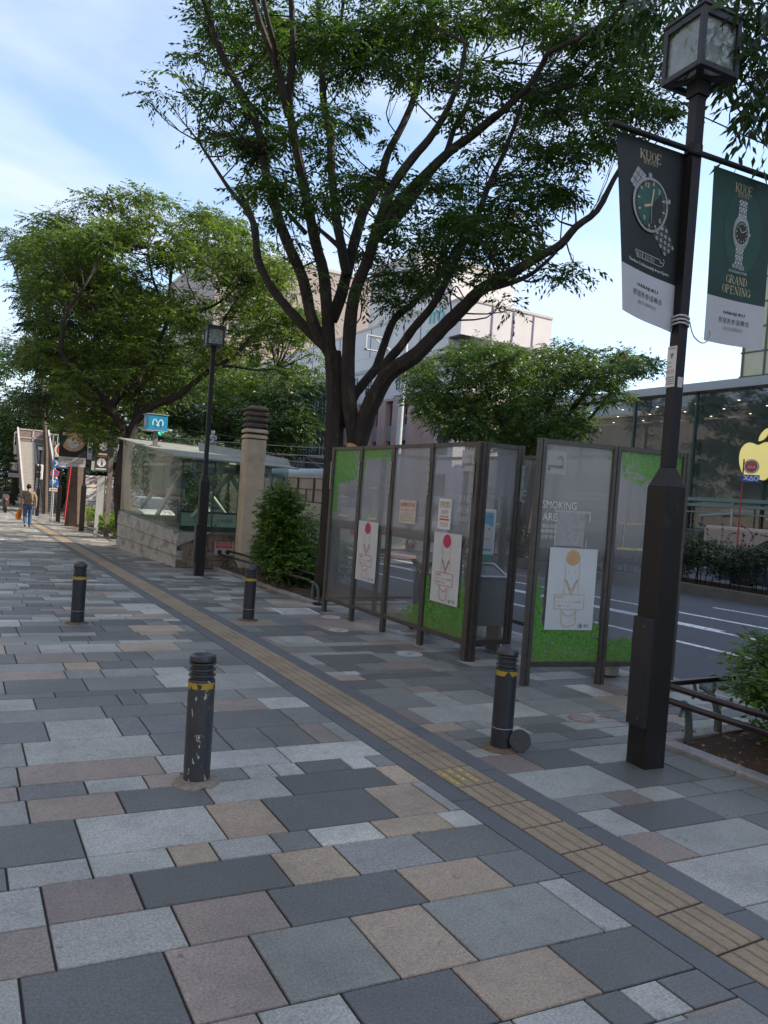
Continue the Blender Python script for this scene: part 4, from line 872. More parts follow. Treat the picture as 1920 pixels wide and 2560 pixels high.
def wallblk(b,y0,y1,ht0,ht1,zb0,zb1,mi=0):
    t0,t1=(y0-16.6)/5.3,(y1-16.6)/5.3; x0,x1=4.25-.32*t0,4.25-.32*t1
    b.add([(x0,y0,zb0),(x1,y1,zb1),(x1+.3,y1,zb1),(x0+.3,y0,zb0),(x0+.02,y0,ht0),(x1+.02,y1,ht1),(x1+.3,y1,ht1),(x0+.3,y0,ht0)],[(0,1,5,4),(1,2,6,5),(2,3,7,6),(3,0,4,7),(4,5,6,7)],mi)
for r in range(3):
    for i in range(8):
        y0=16.6+5.3*i/8+.006; y1=16.6+5.3*(i+1)/8-.006
        def zz(y,k): a=gz(y)-.02; tp=.60+.2*(y-16.6)/5.3; return a+(tp-a)*k/3
        wallblk(b,y0,y1,zz(y0,r+1)-.01,zz(y1,r+1)-.01,zz(y0,r),zz(y1,r))
b.build('plinth_wall',m_conc,E,bevel=.006)
b=MB(); b.box(4.30,16.75,gz(17)-.1,6.9,16.95,.55); b.box(4.0,21.7,gz(22)-.1,6.9,21.9,.72); b.box(6.75,16.95,-.3,6.9,21.7,.6); b.build('plinth_core',mat('plinth_core',(.10,.09,.08),.9,var=.2),E)
b=MB()
for j in range(4):
    z0=gz(16.6)-.03+.195*j; n=9; off=.13*(j%2)
    for i in range(n):
        x0=4.27+off+.27*i; x1=x0+.262
        if x0<4.75 and j>=2 and x0<4.27+.95: 
            z1=min(z0+.188,.58-.0*(x0)) 
        z1=z0+.188
        b.box(x0,16.6,z0,x1,16.76,min(z1,.57))
b.build('block_face',m_brick,E,bevel=.008)
b=MB(); b.add([(4.26,16.59,.60),(5.0,16.59,.63),(4.27,16.57,.30),(4.26,16.5,.60),(5.0,16.53,.62)],[(2,1,0),(0,1,4,3),(3,4,2),(0,3,2),(1,2,4)]); b.build('corner_cap',m_conc,E)
b=MB(); b.box(4.25,16.58,.57,6.8,16.9,.62); b.build('coping',mat('coping',(.13,.12,.11),.7,var=.3,vs=6),E)
d=Dec(); d.rect(0,0,.44,.30,0); d.rect(.03,.24,.41,.29,1); d.text('消火用設備',.22,.265,.032,0,w=.28); d.rect(.03,.16,.41,.225,1); d.text('連結送水管',.22,.19,.032,0,w=.28); d.disc(.12,.07,.055,2); d.disc(.31,.07,.055,2); d.disc(.12,.07,.03,3); d.disc(.31,.07,.03,3)
d.build('hydrant_plate',planeF((5.12,16.585,.12),(1,0,0),(0,0,1),(0,-1,0)),[m_pls,m_red,m_ring,m_dk],E)
d=Dec(); d.rect(0,0,.18,.26,0); d.build('paper_notice',planeF((4.66,16.585,.18),(1,0,0),(0,0,1),(0,-1,0)),[m_pap],E)
RZ=lambda x,y: 2.25+.53*(y-16.4)/5.5-.02*(x-4.2)     # sloping roof
# glass side towards the footway, four panes; front, two panes
def pane(nm,q,m=m_eg): b=MB(); b.add(q,[(0,1,2,3)]); return b.build(nm,m,E)
for i in range(4):
    t0,t1=i/4,(i+1)/4; y0,y1=16.62+5.2*t0+.012,16.62+5.2*t1-.012; x0,x1=4.3-.32*t0,4.3-.32*t1
    pane('glass_side',[(x0,y0,.6+.2*t0),(x1,y1,.6+.2*t1),(x1-.03,y1,RZ(x1,y1)-.01),(x0-.03,y0,RZ(x0,y0)-.01)])
for i,(x0,x1) in enumerate([(4.31,5.02),(5.03,5.86),(5.87,6.8)]): pane('glass_front',[(x0,16.66,.62),(x1,16.66,.62),(x1,16.60,RZ(x1,16.6)-.02),(x0,16.60,RZ(x0,16.6)-.02)])
for i in range(3): y0=16.7+1.73*i; pane('glass_back',[(6.82,y0,.6),(6.82,y0+1.7,.65),(6.82,y0+1.7,RZ(6.8,y0+1.7)),(6.82,y0,RZ(6.8,y0))])
b=MB(); 
for (x0,y0,x1,y1) in [(4.12,16.38,6.95,22.0)]:
    n=6
    for i in range(n):
        a,c=x0+(x1-x0)*i/n+.004,x0+(x1-x0)*(i+1)/n-.004; k=.22*1
        xa=lambda x,y:x-(.30*(y-16.4)/5.5)*(1-(x-x0)/(x1-x0))
        b.add([(xa(a,y0),y0,RZ(a,y0)),(xa(c,y0),y0,RZ(c,y0)),(xa(c,y1),y1,RZ(c,y1)),(xa(a,y1),y1,RZ(a,y1)),(xa(a,y0),y0,RZ(a,y0)+.035),(xa(c,y0),y0,RZ(c,y0)+.035),(xa(c,y1),y1,RZ(c,y1)+.035),(xa(a,y1),y1,RZ(a,y1)+.035)],[(3,2,1,0),(4,5,6,7),(0,1,5,4),(1,2,6,5),(2,3,7,6),(3,0,4,7)])
b.build('roof',m_roofs,E)
b=MB(); b.add([(5.35,19.2,RZ(5.3,19.2)+.04),(6.95,16.9,RZ(6.9,16.9)+.04),(6.95,17.1,RZ(6.9,17)+.20),(5.35,19.35,RZ(5.3,19.3)+.26)],[(0,1,2,3)]); b.build('roof_fin',m_roofs,E)
b=MB()
for p,q in [((4.75,17.3,.9),(5.6,17.3,1.95)),((5.6,17.3,1.95),(6.5,17.3,.75)),((4.4,21.3,.9),(5.4,21.3,2.3)),((5.1,19.3,2.2),(6.35,19.3,.75)),((5.1,19.3,2.2),(4.4,19.3,.8))]: b.tube([p,q],.055,10)
b.build('truss',m_str,E,smooth=True)
b=MB(); 
for z,y in ((2.02,16.9),(2.12,18.6),(2.3,20.6)): b.tube([(4.4,y,z),(6.8,y,z)],.045,8)
for x in (4.6,5.2,5.8,6.4): b.box(x-.05,16.82,1.95,x+.05,16.92,2.2); b.box(x-.02,16.8,2.1,x+.02,22,2.16)
b.build('canopy_beam',m_str,E)
b=MB(); b.tube([(5.62,16.66,.6),(5.62,16.66,2.1)],.022,8); b.box(5.52,16.6,2.0,5.72,16.74,2.19); b.build('door_post',m_dks,E)
for x in (4.31,5.025,5.865): b=MB(); b.box(x-.008,16.61,.62,x+.008,16.66,2.2); b.build('mullion',m_dks,E)
b=MB(); 
for x in (4.9,5.15,5.9,6.1): b.ball((x,16.72,.78),.028,8)
for x in (4.55,5.02,5.3,5.75): b.ball((x,16.72,2.0),.025,8)
b.build('glass_fitting',m_dks,E,smooth=True)
d=Dec(); d.rect(0,0,1.95,.33,0); d.disc(.42,.16,.09,1); d.disc(.42,.16,.055,0); d.disc(.70,.16,.09,2); d.disc(.70,.16,.06,0); d.text('A',.70,.16,.06,3); d.text('表参道駅',1.12,.16,.10,3,w=.42); d.rect(1.48,.07,1.9,.26,3); d.text('出口',1.58,.165,.09,0,w=.16); d.text('A1',1.79,.165,.13,0,bold=.006)
d.build('station_board',planeF((4.92,18.9,.62),(1,0,0),(0,0,1),(0,-1,0)),[mat('board_pale_green',(.42,.52,.48),.5,var=.05),mat('line_green',(.05,.45,.25),.5,var=0),mat('line_gold',(.45,.36,.15),.5,var=0),m_navy],E)
d=Dec(); d.rect(0,0,.75,.95,0); d.rect(.06,.1,.69,.85,1); d.build('map_poster',planeF((4.6,21.2,1.35),(1,0,0),(0,0,1),(0,-1,0)),[m_pls,mat('teal_poster',(.03,.33,.33),.5,var=.1,vs=4)],E)
d=Dec(); d.rect(0,0,.5,.28,0); d.rect(.05,.07,.45,.11,1); d.rect(0,.3,.5,.55,2); d.build('direction_sign',planeF((4.75,19.9,1.25),(1,0,0),(0,0,1),(0,-1,0)),[m_wht,m_red,mat('pale_blue_sign',(.15,.33,.55),.5,var=.1)],E)
b=MB(); b.box(4.85,18.92,.5,6.95,18.98,1.0); b.build('board_backing',m_dks,E)
b=MB(); b.box(4.3,17.0,-.2,6.7,21.6,.18); b.build('stairwell_floor',mat('stairwell',(.08,.085,.085),.8,var=.2),E)
b=MB(); b.box(4.22,19.3,RZ(4.2,19.3)+.02,4.32,19.4,2.97); b.box(4.16,19.2,RZ(4.2,19.3)+.03,4.38,19.5,RZ(4.2,19.3)+.055); sp_=b.build('sign_post',mat('sign_post_grey',(.14,.14,.14),.5,var=.1),E)
b=MB(); b.box(4.02,19.15,2.95,4.50,19.63,3.34); sc_=b.build('sign_cube',m_teal,E,bevel=.01)
def mlogo(d,cx,cy,s,mi):
    d.pl([(cx+s*x,cy+s*y) for x,y in [(-.9,-.6),(-1,-.1),(-.85,.45),(-.6,.62),(-.35,.45),(-.1,0),(.12,-.38),(.25,-.55),(.1,-.68),(-.1,-.68),(-.25,-.55),(-.12,-.38),(.1,0),(.35,.45),(.6,.62),(.85,.45),(1,-.1),(.9,-.6)]],s*.24,mi)
d=Dec(); mlogo(d,0,0,.125,0); d.build('metro_logo',planeF((4.26,19.146,3.145),(1,0,0),(0,0,1),(0,-1,0)),[m_logo],sc_)
d=Dec(); mlogo(d,0,0,.125,0); d.build('metro_logo',planeF((4.016,19.39,3.145),(0,-1,0),(0,0,1),(-1,0,0)),[m_logo],sc_)
b=MB(); b.box(4.0,19.13,3.34,4.52,19.65,3.355); b.box(4.0,19.13,2.935,4.52,19.65,2.95); b.build('sign_trim',m_pls,sc_)
# ------------------------------------------------------------------ vent pillar
m_pil=mat('buff_concrete',(.46,.38,.28),.8,var=.14,vs=4,bump=.3,bs=30,stain=[(1.4,.5,.75,(.20,.165,.125),.55)]); m_lou=mat('weathered_louvre',(.10,.075,.055),.8,var=.4,vs=8,stain=[(6,.55,.7,(.03,.024,.02),.8)])
t=empty('vent_pillar',(5.64,15.9,gz(15.9)),'square buff concrete ventilation pillar with dark louvred cap beside the subway entrance','pillar',rz=-.12)
def oct_(s,c): return [(-s+c,-s),(s-c,-s),(s,-s+c),(s,s-c),(s-c,s),(-s+c,s),(-s,s-c),(-s,-s+c)]
b=MB(); b.prism(oct_(.235,.05),0,2.90); b.build('shaft',m_pil,t,bevel=.01)
b=MB(); b.prism(oct_(.19,.05),2.9,3.55); b.build('vent_core',m_dk,t)
for i in range(5):
    z=2.93+.125*i; s=.25+.005*(i%2); b=MB(); b.loft([[(x,y,z) for x,y in oct_(s,.06)],[(x,y,z+.045) for x,y in oct_(s,.06)],[(x*.9,y*.9,z+.075) for x,y in oct_(s,.06)]]); b.build('louvre',m_pil if i<2 else m_lou,t)
b=MB(); b.loft([[(x,y,3.545) for x,y in oct_(.25,.06)],[(x,y,3.58) for x,y in oct_(.25,.06)],[(x*.55,y*.55,3.65) for x,y in oct_(.25,.06)]]); b.build('cap',m_lou,t)
# ------------------------------------------------------------------ tubular rails
m_rail=mat('rail_dark_steel',(.06,.045,.042),.25,metal=.75,var=.2,vs=10); m_leg=mat('cast_leg_green_grey',(.075,.095,.09),.5,var=.25,vs=10,stain=[(9,.6,.7,(.03,.03,.03),.6)])
def rail_set(name,lab,segs,legs,grp='tubular steel rails round the planting beds'):
    t=empty(name,(segs[0][0][0],segs[0][0][1],gz(segs[0][0][1])),lab,'rail',grp); M=Matrix.Translation((-t.location.x,-t.location.y,-t.location.z))
    for s in segs: b=MB(); b.M=M; b.tube(s,.025,12); b.build('rail_tube',m_rail,t,smooth=True)
    for (x,y,dx,dy,h) in legs:
        b=MB(); b.M=M; z=gz(y)+h; zb=gz(y); P=[V(x+dx*a,y+dy*a,zb+c) for a,c in ((-.02,h-.01),(.05,h-.02),(.14,h-.06),(.21,h-.14),(.25,h-.25),(.26,0))]
        P=smooth_path(P,3); b.tube(P,[.02+.012*i/(len(P)-1) for i in range(len(P))],8); b.build('leg',m_leg,t,smooth=True)
        b=MB(); b.M=M; P=smooth_path([V(x-dx*.1,y-dy*.1,zb+h-.12),V(x-dx*.03,y-dy*.03,zb+h-.07),V(x+dx*.06,y+dy*.06,zb+h-.06)],3); b.tube(P,.014,6); b.build('bracket',m_leg,t,smooth=True)
    return t
rail_set('guard_rail','pair of dark steel tubes on curved legs before the tall rounded bush',[[(5.30,11.35,gz(11.3)+.40),(5.30,13.5,gz(13.5)+.42),(5.26,16.1,gz(16)+.42)],[(5.12,11.25,gz(11.2)+.33),(5.12,13.5,gz(13.5)+.34),(5.1,16.1,gz(16)+.34)]],[(5.12,11.15,.0,.0,.33),(5.1,12.6,.9,0,.34),(5.1,14.1,.9,0,.34),(5.1,15.6,.9,0,.34)])
b=MB(); P=smooth_path([V(5.12,11.28,.24),V(5.14,11.18,.23),V(5.17,11.08,.16),V(5.18,11.04,-.07)],4); b.tube(P,.024,10); b.box(5.06,10.93,-.1,5.30,11.13,-.035,1); b.build('tube_post',[m_leg,m_brick],smooth=True,label='curved grey tube foot on a brick block beside the left end of the booth',cat='tube foot')
rail_set('guard_rail','dark steel rails on curved cast legs round the bed behind the near lamp post',
 [[(4.95,3.99,.40),(4.95,2.8,.40),(4.95,.6,.40)],[(4.90,3.99,.30),(4.90,2.8,.30),(4.90,.6,.30)],[(4.95,4.0,.41),(5.6,4.0,.41),(6.3,4.0,.41)]],
 [(4.92,3.80,.35,.0,.33),(5.35,3.98,.3,-.5,.38),(4.92,2.3,.3,0,.33)])
b=MB(); P=smooth_path([V(5.28,3.99,.39),V(5.31,3.98,.30),V(5.40,3.96,.26),V(5.50,3.97,.32),V(5.52,3.98,.39)],4); b.tube(P,.014,8); b.build('rail_hook',m_leg,smooth=True,label='curled cast bracket under the rail at the back of the near planting bed',cat='bracket')
# ------------------------------------------------------------------ far lamps, signs, information post
lampA=lamp((4.08,29.7,gz(29.7)),'distant street lamp carrying two dark banners, closest to the information post',.86,fine=False,box=False,arm=True)
lamp((4.05,36.9,gz(36.9)),'distant street lamp without banners, between the banner lamp and the stairway',.80,fine=False,box=False)
lamp((3.68,42.8,gz(42.8)),'small distant street lamp standing before the stair flight',.72,fine=False,box=False)
lamp((3.62,60.3,gz(60.3)),'tiny far street lamp with banners beyond the stairway at the left',.70,fine=False,box=False,arm=True)
lamp((3.3,66.,gz(66)),'tiniest far street lamp near the left edge of the view',.62,fine=False,box=False)
def simple_banner(x,y,z,W,H,kind,lab):
    d=Dec(); d.rect(0,-H*.74,W,0,0); d.rect(0,-H,W,-H*.74,1)
    if kind==1: d.disc(W*.5,-H*.33,W*.42,2,ry=H*.25); d.poly([(.03,-.1),(W*.35,-.14),(.12,-H*.45),(.03,-H*.45)],4); d.disc(W*.5,-H*.36,W*.2,3,ry=H*.13); d.rect(W*.1,-H*.14,W*.85,-H*.05,5)
    else: d.disc(W*.5,-H*.3,W*.2,3,ry=H*.12); d.rect(W*.3,-H*.55,W*.7,-H*.5,5); d.rect(W*.2,-H*.64,W*.8,-H*.59,5)
    for i in range(3): d.rect(W*.2,-H*(.8+.05*i),W*.8,-H*(.815+.05*i),6)
    d.build('banner',planeF((x,y,z),(.995,-.1,0),(0,0,1),(-.1,-.995,0)),[m_bg,m_bw,mat('skin_tone_print',(.45,.30,.22),.6,var=.2,vs=4),m_w2,m_gr,m_gold,m_lg],label=lab,cat='banner')
simple_banner(3.15,29.66,3.28,.92,1.30,1,'far banner printed with a hand holding a pale watch, left of its lamp pole')
simple_banner(4.28,29.6,3.20,.75,1.30,2,'far dark banner with a small pale watch above the information sign')
simple_banner(3.15,60.1,2.25,.8,1.1,1,'tiny pinkish banner on the far lamp left of the stairway')
simple_banner(3.75,60.1,2.35,.8,1.2,2,'tiny dark banner on the far lamp left of the stairway')
m_post=mat('sign_post_brown',(.16,.14,.125),.6,var=.12); m_sgn=mat('sign_charcoal',(.035,.045,.045),.5,var=.05)
t=empty('information_sign',(4.36,26.4,gz(26.4)),'tall two post information sign with white letter i in a disc before the subway entrance','sign')
b=MB(); b.box(-.02,-.06,0,.13,.06,2.68); b.build('post',m_post,t); b=MB(); b.box(-.34,-.05,0,-.22,.05,.9); b.box(-.33,-.03,.75,-.06,.03,2.05); b.build('map_panel',m_pls,t)
d=Dec(); d.rect(-.46,2.22,-.03,2.68,0); d.disc(-.245,2.48,.14,1); d.text('i',-.245,2.48,.19,0,bold=.03); d.rect(-.42,2.25,-.08,2.29,1); d.build('sign_face',planeF((0,-.065,0),(1,0,0),(0,0,1),(0,-1,0)),[m_sgn,m_wht],t)
m_gal0=mat('thin_grey_pole',(.25,.25,.25),.5)
def hydrant_sign(x,y,z0,zt,R,lab,polecol,nx=0,ny=-1):
    t=empty('hydrant_sign',(x,y,z0),lab,'road sign'); h=zt-z0
    b=MB(); n=6
    for i in range(n): b.tube([(0,0,h*i/n),(0,0,h*(i+1)/n-.001)],.026,10,mi=0 if i!=3 or polecol else 1)
    b.build('pole',[mat('signal_red_pole',(.42,.03,.03),.5,var=.1) if polecol else m_gal0,m_wht],t,smooth=True)
    ux=(-ny,nx); F=planeF((nx*.06,ny*.06,0),(ux[0],ux[1],0),(0,0,1),(nx,ny,0))
    d=Dec(); cx=R*.95; d.disc(cx,h-R,R*1.0,0); d.disc(cx,h-R,R*.96,1); d.disc(cx,h-R,R*.74,0); d.disc(cx,h-R,R*.66,2); d.text('消火栓',cx,h-R-R*.08,R*.42,1,w=R*1.05,bold=R*.04); d.text('FIRE HYDRANT',cx,h-R+R*.36,R*.1,1,w=R*.7)
    for s in (0,1): d.line(cx-R*.7*(1 if s else -1),h-R+R*.7,cx-R*.5*(1 if s else -1),h-R+R*.5,R*.05,0)
    d.build('sign_disc',F,[mat('sign_dark_rim',(.10,.04,.03),.5,var=0),m_wht if polecol!=2 else m_cream,m_red],t)
    d=Dec(); w=R*2.1; z=h-2*R-.02; d.rect(-.03,z-R*1.05,w,z-.02,0); d.text('X',w*.18,z-R*.53,R*.62,1,bold=R*.07); d.pl([(w*.38,z-R*.82),(w*.5,z-R*.25),(w*.62,z-R*.82),(w*.38,z-R*.82)],R*.13,1); d.arc(w*.8,z-R*.53,R*.27,0,360,R*.13,1)
    d.build('symbol_plate',F,[mat('sign_blue',(.02,.10,.36),.5,var=.03),m_wht],t); return t
hydrant_sign(25.55,17.95,gz(18),4.05,.27,'round red fire hydrant sign with blue plate on a red pole before the glass store',2,-.75,-.66)
hydrant_sign(3.66,36.2,gz(36),3.10,.38,'distant round red fire hydrant sign with blue plate left of the far banner',0)
t=empty('no_parking_sign',(4.1,39.8,gz(39.8)),'pole with blue and red round parking signs and a white plate by the stair foot','road sign')
b=MB(); b.tube([(0,0,0),(0,0,2.5)],.03,8); b.build('pole',m_pls,t)
d=Dec(); d.disc(0,2.22,.2,1); d.disc(0,2.22,.15,0); d.line(-.12,2.34,.12,2.1,.05,1); d.disc(0,1.78,.21,0); d.text('P',0,1.79,.2,2,bold=.02); d.rect(-.2,1.35,.2,1.5,2); d.rect(-.15,1.4,.15,1.45,1)
d.build('sign_faces',planeF((0,-.05,0),(1,0,0),(0,0,1),(0,-1,0)),[mat('sign_blue2',(.02,.12,.38),.5,var=0),m_red,m_wht],t)
b=MB(); P=smooth_path([V(0,0,0),V(.05,0,.9),V(.12,0,2.1),V(.16,0,2.9)],3)
for i in range(len(P)-1): b.tube([P[i],P[i+1]],.032,8,mi=0 if i<7 else 1)
o=b.build('striped_guy_cover',[mat('signal_red_pole',(.42,.03,.03),.5),m_wht],label='slanting red pole beside the far tree trunk',cat='pole'); o.location=(3.86,33,gz(33)+.25)
t=empty('traffic_light',(3.6,44,gz(44)),'small white backed pedestrian signal in front of the stair flight','traffic light')
b=MB(); b.tube([(0,0,0),(0,0,2.7)],.04,8); b.build('pole',m_dks,t); b=MB(); b.box(.05,-.1,1.9,.35,.1,2.7); b.build('housing',m_wht,t,bevel=.03); b=MB(); b.box(.0,-.14,2.33,.24,-.1,2.62); b.box(.0,-.14,1.97,.24,-.1,2.26); b.build('lens_hood',m_dk,t)
# ------------------------------------------------------------------ footbridge and stair
m_fb=mat('footbridge_white',(.38,.37,.36),.6,var=.12,vs=2,stain=[(3,.55,.75,(.25,.22,.2),.5)]); m_step=mat('stair_tread',(.36,.34,.32),.8,var=.2,vs=8); m_side=mat('stair_side_brown',(.19,.15,.135),.7,var=.15,vs=4)
FB=empty('footbridge',(0,0,0),'white pedestrian footbridge with long stair flight and railings across the avenue','footbridge')
g0=gz(48); n=26
for side,(x0,x1) in enumerate([(3.42,4.45),(4.5,5.15)]):
    b=MB()
    for i in range(n):
        y=47.9+.31*i; z=g0+.165*(i+1); b.box(x0,y,z-.17,x1,y+.33,z,0); b.box(x0,y-.012,z-.16,x1,y,z-.035,1)
    b.build('stair_steps',[m_step if side==0 else mat('stair_dark_tread',(.12,.12,.12),.8,var=.25,vs=10),mat('stair_riser',(.33,.32,.30) if side==0 else (.2,.2,.2),.7,var=.1)],FB)
for x in (3.34,5.22):
    b=MB(); b.add([(x-.04,47.7,g0-.1),(x+.04,47.7,g0-.1),(x+.04,56,g0+4.1),(x-.04,56,g0+4.1),(x-.04,47.7,g0+1.1),(x+.04,47.7,g0+1.1),(x+.04,56,g0+5.2),(x-.04,56,g0+5.2)],[(0,3,7,4),(1,5,6,2),(4,7,6,5),(0,4,5,1),(3,2,6,7)]); b.build('stair_side_panel',m_side,FB)
    b=MB(); b.beam((x,47.7,g0+1.12),(x,56,g0+5.22),.10,.07); b.build('handrail',m_fb,FB)
b=MB(); b.box(3.3,55.9,2.75,27,58.2,3.25); b.build('deck_girder',m_fb,FB)
def railing(x0,x1,y,z,nm='railing'):
    b=MB(); b.box(x0,y,z+1.0,x1,y+.06,z+1.08); b.box(x0,y,z+.08,x1,y+.05,z+.13); k=int((x1-x0)/.28)
    for i in range(k+1): xx=x0+(x1-x0)*i/k; b.box(xx-.03,y+.005,z,xx+.03,y+.045,z+1.0)
    b.build(nm,m_fb,FB)
railing(5.25,24.2,55.9,3.25); railing(3.3,27,58.1,3.25)
b=MB(); 
for x in (3.35,4.3,5.22): b.box(x-.05,56.0,3.25,x+.05,56.1,4.45)
b.box(3.3,56.0,4.40,5.25,56.08,4.48); b.box(3.3,56.0,3.85,5.25,56.07,3.92); b.box(3.3,56.03,3.3,5.25,56.05,4.4,1); b.build('landing_screen',[m_fb,m_side],FB)
b=MB(); b.box(24.2,55.7,3.2,27,55.8,4.4,1); b.box(24.2,55.65,4.35,27,55.75,4.45); b.beam((24.2,55.6,4.3),(27.5,50,1),.08,.08); b.beam((26.2,55.6,4.6),(28.6,51,2),.08,.08); b.build('far_landing',[m_fb,mat('dark_screen',(.06,.065,.07),.6)],FB)
for x in (8.,16.,22.): b=MB(); b.tube([(x,57,gz(57)-.1),(x,57,2.8)],.25,12); b.build('pier',m_fb,FB)
# ------------------------------------------------------------------ poles, wires, signals
m_gal=mat('galvanised_pole',(.42,.43,.43),.5,metal=.2,var=.1,vs=4)
t=empty('street_light_mast',(5.0,76,gz(76)),'tall pale street light mast with curved arm above the stairway','street light'); b=MB(); P=smooth_path([V(0,0,0),V(0,0,6.5),V(.15,-2,7.8),V(.6,-7,8.2),V(1.0,-13,8.2)],4); b.tube(P,.11,8); b.build('mast',m_gal,t,smooth=True)
b=MB(); b.box(.7,-14.5,8.1,1.3,-13,8.3); b.build('lamp_head',m_gal,t)
t=empty('signal_mast',(16.8,60,gz(60)),'pale gantry mast with horizontal arm and signal boxes above the subway entrance','mast'); b=MB(); b.tube([(0,0,0),(0,0,9)],.12,8); b.tube([(-2.2,0,8.8),(2.4,0,8.8)],.06,8); b.build('mast',m_gal,t)
b=MB(); b.box(-2.6,-.3,8.6,-1.4,.3,9.1); b.box(1.5,-.3,8.45,2.9,.3,8.9); b.box(-.8,-.1,8.45,-.5,.1,8.85); b.box(.2,-.1,8.45,.5,.1,8.85); b.build('signal_box',mat('pale_box',(.55,.56,.56),.5),t)
t=empty('traffic_light',(12.2,55,gz(55)),'horizontal three lens traffic light showing green beside the blue station sign','traffic light')
zt=5.1-gz(55); b=MB(); b.tube([(-2.2,.1,zt+.2),(.1,.1,zt+.1)],.06,8); b.tube([(-2.2,.1,0),(-2.2,.1,zt+.2)],.1,8); b.build('arm',m_gal,t)
b=MB(); b.box(0,-.1,zt-.28,1.5,.1,zt+.28); b.build('housing',mat('pale_box',(.55,.56,.56),.5),t,bevel=.06)
for i in range(3):
    b=MB(); b.M=Matrix.Translation((.27+.48*i,-.12,zt))@Matrix.Rotation(math.pi/2,4,'X'); b.lathe([(.19,0),(.19,.02),(.001,.02)],16); b.build('lens',mat('signal_green',(.02,.75,.45),.4,emit=1.2,var=0) if i==0 else m_dk,t)
def pole_thing(x,y,h,r,lab,nm='utility_pole',mt_=m_gal,extra=None):
    t=empty(nm,(x,y,gz(y)),lab,'utility pole'); b=MB(); b.tube([(0,0,0),(0,0,h)],[r,r*.75],10); b.build('pole',mt_,t,smooth=True)
    if extra: extra(t)
    return t
def gear(t):
    b=MB(); 
    for z in (5.4,4.6,5.0): b.box(-.25,-.12,z,.25,.12,z+.25)
    b.beam((-.8,0,5.2),(.8,0,5.2),.08,.08); b.build('cable_gear',m_gal,t)
pole_thing(14.8,50,6.0,.17,'short concrete pole with cable gear just right of the dark lamp post',extra=gear)
q1=atX(1004,1000,22.0); pole_thing(float(q1[0]),float(q1[1]),11.5,.20,'tall pale metal pole rising in front of the white and pink building',extra=lambda t:(lambda b:(b.beam((-.1,0,10.1),(-2.2,0,11.1),.07,.07),b.beam((-.1,0,9.6),(-1.6,0,9.9),.07,.07),[b.box(*q) for q in ((-2.6,-.1,10.3,-2.54,.1,11.1),(-1.5,-.1,10.3,-1.44,.1,11.1),(-2.6,-.1,11.1,-1.44,.1,11.16),(-2.6,-.1,10.3,-1.44,.1,10.36))],b.build('bracket_arm',mat('pale_box',(.55,.56,.56),.5),t)))(MB()))
t=empty('street_light_mast',(27,62,gz(62)),'slim curved street light seen just right of the vent pillar','street light'); b=MB(); b.tube(smooth_path([V(0,0,0),V(0,0,7),V(-.5,0,7.7),V(-1.6,0,8)],4),.07,8); b.build('mast',m_gal,t,smooth=True)
m_wire=mat('cable_black',(.05,.05,.055),.6,var=0)
def wire(a,c,sag,r,nm,lab):
    b=MB(); a,c=V(*a),V(*c); P=[a+(c-a)*i/14-V(0,0,sag*4*(i/14)*(1-i/14)) for i in range(15)]; b.tube(P,r,5); b.build(nm,m_wire,label=lab,cat='cable',group='overhead cables across the crossing')
wi=0
for (pa,pb,da,db,sg) in [((300,1083),(1000,1128),44,52,.15),((300,1092),(1010,1150),44,52,.25),((300,1098),(1020,1168),44,52,.35),((300,1104),(830,1140),44,50,.2),((-20,1038),(480,1068),60,60,.3),((-20,1052),(300,1092),60,60,.2),((470,1075),(1100,1132),50,50,.3),((470,1100),(1000,1145),50,50,.4),((330,1087),(480,1104),46,50,.3),((330,1093),(620,1110),46,50,.25)]:
    wi+=1; wire(at(*pa,da),at(*pb,db),sg,.022,'overhead_cable',['dark overhead cable strung across the crossing behind the subway entrance and pillar'][0])
# ------------------------------------------------------------------ buildings
m_itow=mat('ito_white_panel',(.55,.52,.52),.6,var=.06,vs=.6,stain=[(.5,.5,.75,(.42,.40,.40),.4)]); m_pink=mat('pink_stucco',(.42,.29,.26),.8,var=.1,vs=1.2); m_grp=mat('grey_spandrel',(.24,.25,.27),.6,var=.05); m_pur=mat('purple_joint',(.16,.12,.22),.7,var=0); m_win=mat('dark_window_glass',(.03,.04,.045),.08,spec=.8,var=.2,vs=.8); m_fr=mat('window_frame',(.05,.055,.06),.5,var=0); m_cop=mat('cream_coping',(.45,.41,.35),.7,var=.1)
IT=empty('white_and_pink_building',(30,43.7,gz(60)),'pale building with pink lower storeys and turquoise lettering beyond the big tree','building'); IM=Matrix.Translation(-IT.location)
def ib(nm,mts,f,bev=0): b=MB(); b.M=IM; f(b); return b.build(nm,mts,IT,bevel=bev)
ib('upper_wall',m_itow,lambda b:(b.box(30,43.7,13.37,38.24,88,15.8),b.box(31.2,44.6,9.6,40,88,13.37)))
ib('parapet',m_cop,lambda b:b.box(29.95,43.65,15.8,38.29,88.1,15.97))
ib('mid_wall',m_itow,lambda b:b.box(30.02,45.2,9.5,31.2,88,13.37))
ib('soffit',m_dk,lambda b:b.box(30.1,43.8,13.28,31.3,45.2,13.36))
def seams(b):
    for x in (32.6,34.5,36.4): b.box(x,43.66,13.5,x+.10,43.7,15.75)
    for y in (46.5,49,51.5,54,57,60,63,66,69,72): b.box(29.96,y,13.4,30.0,y+.05,15.75)
ib('panel_joint',m_pur,seams)
ib('belt_course',mat('belt_grey',(.36,.35,.35),.7),lambda b:b.box(29.96,45.2,12.05,30.02,88,12.35))
ib('pink_base',m_pink,lambda b:(b.box(30.6,47.5,-.9,40,88,9.42),))
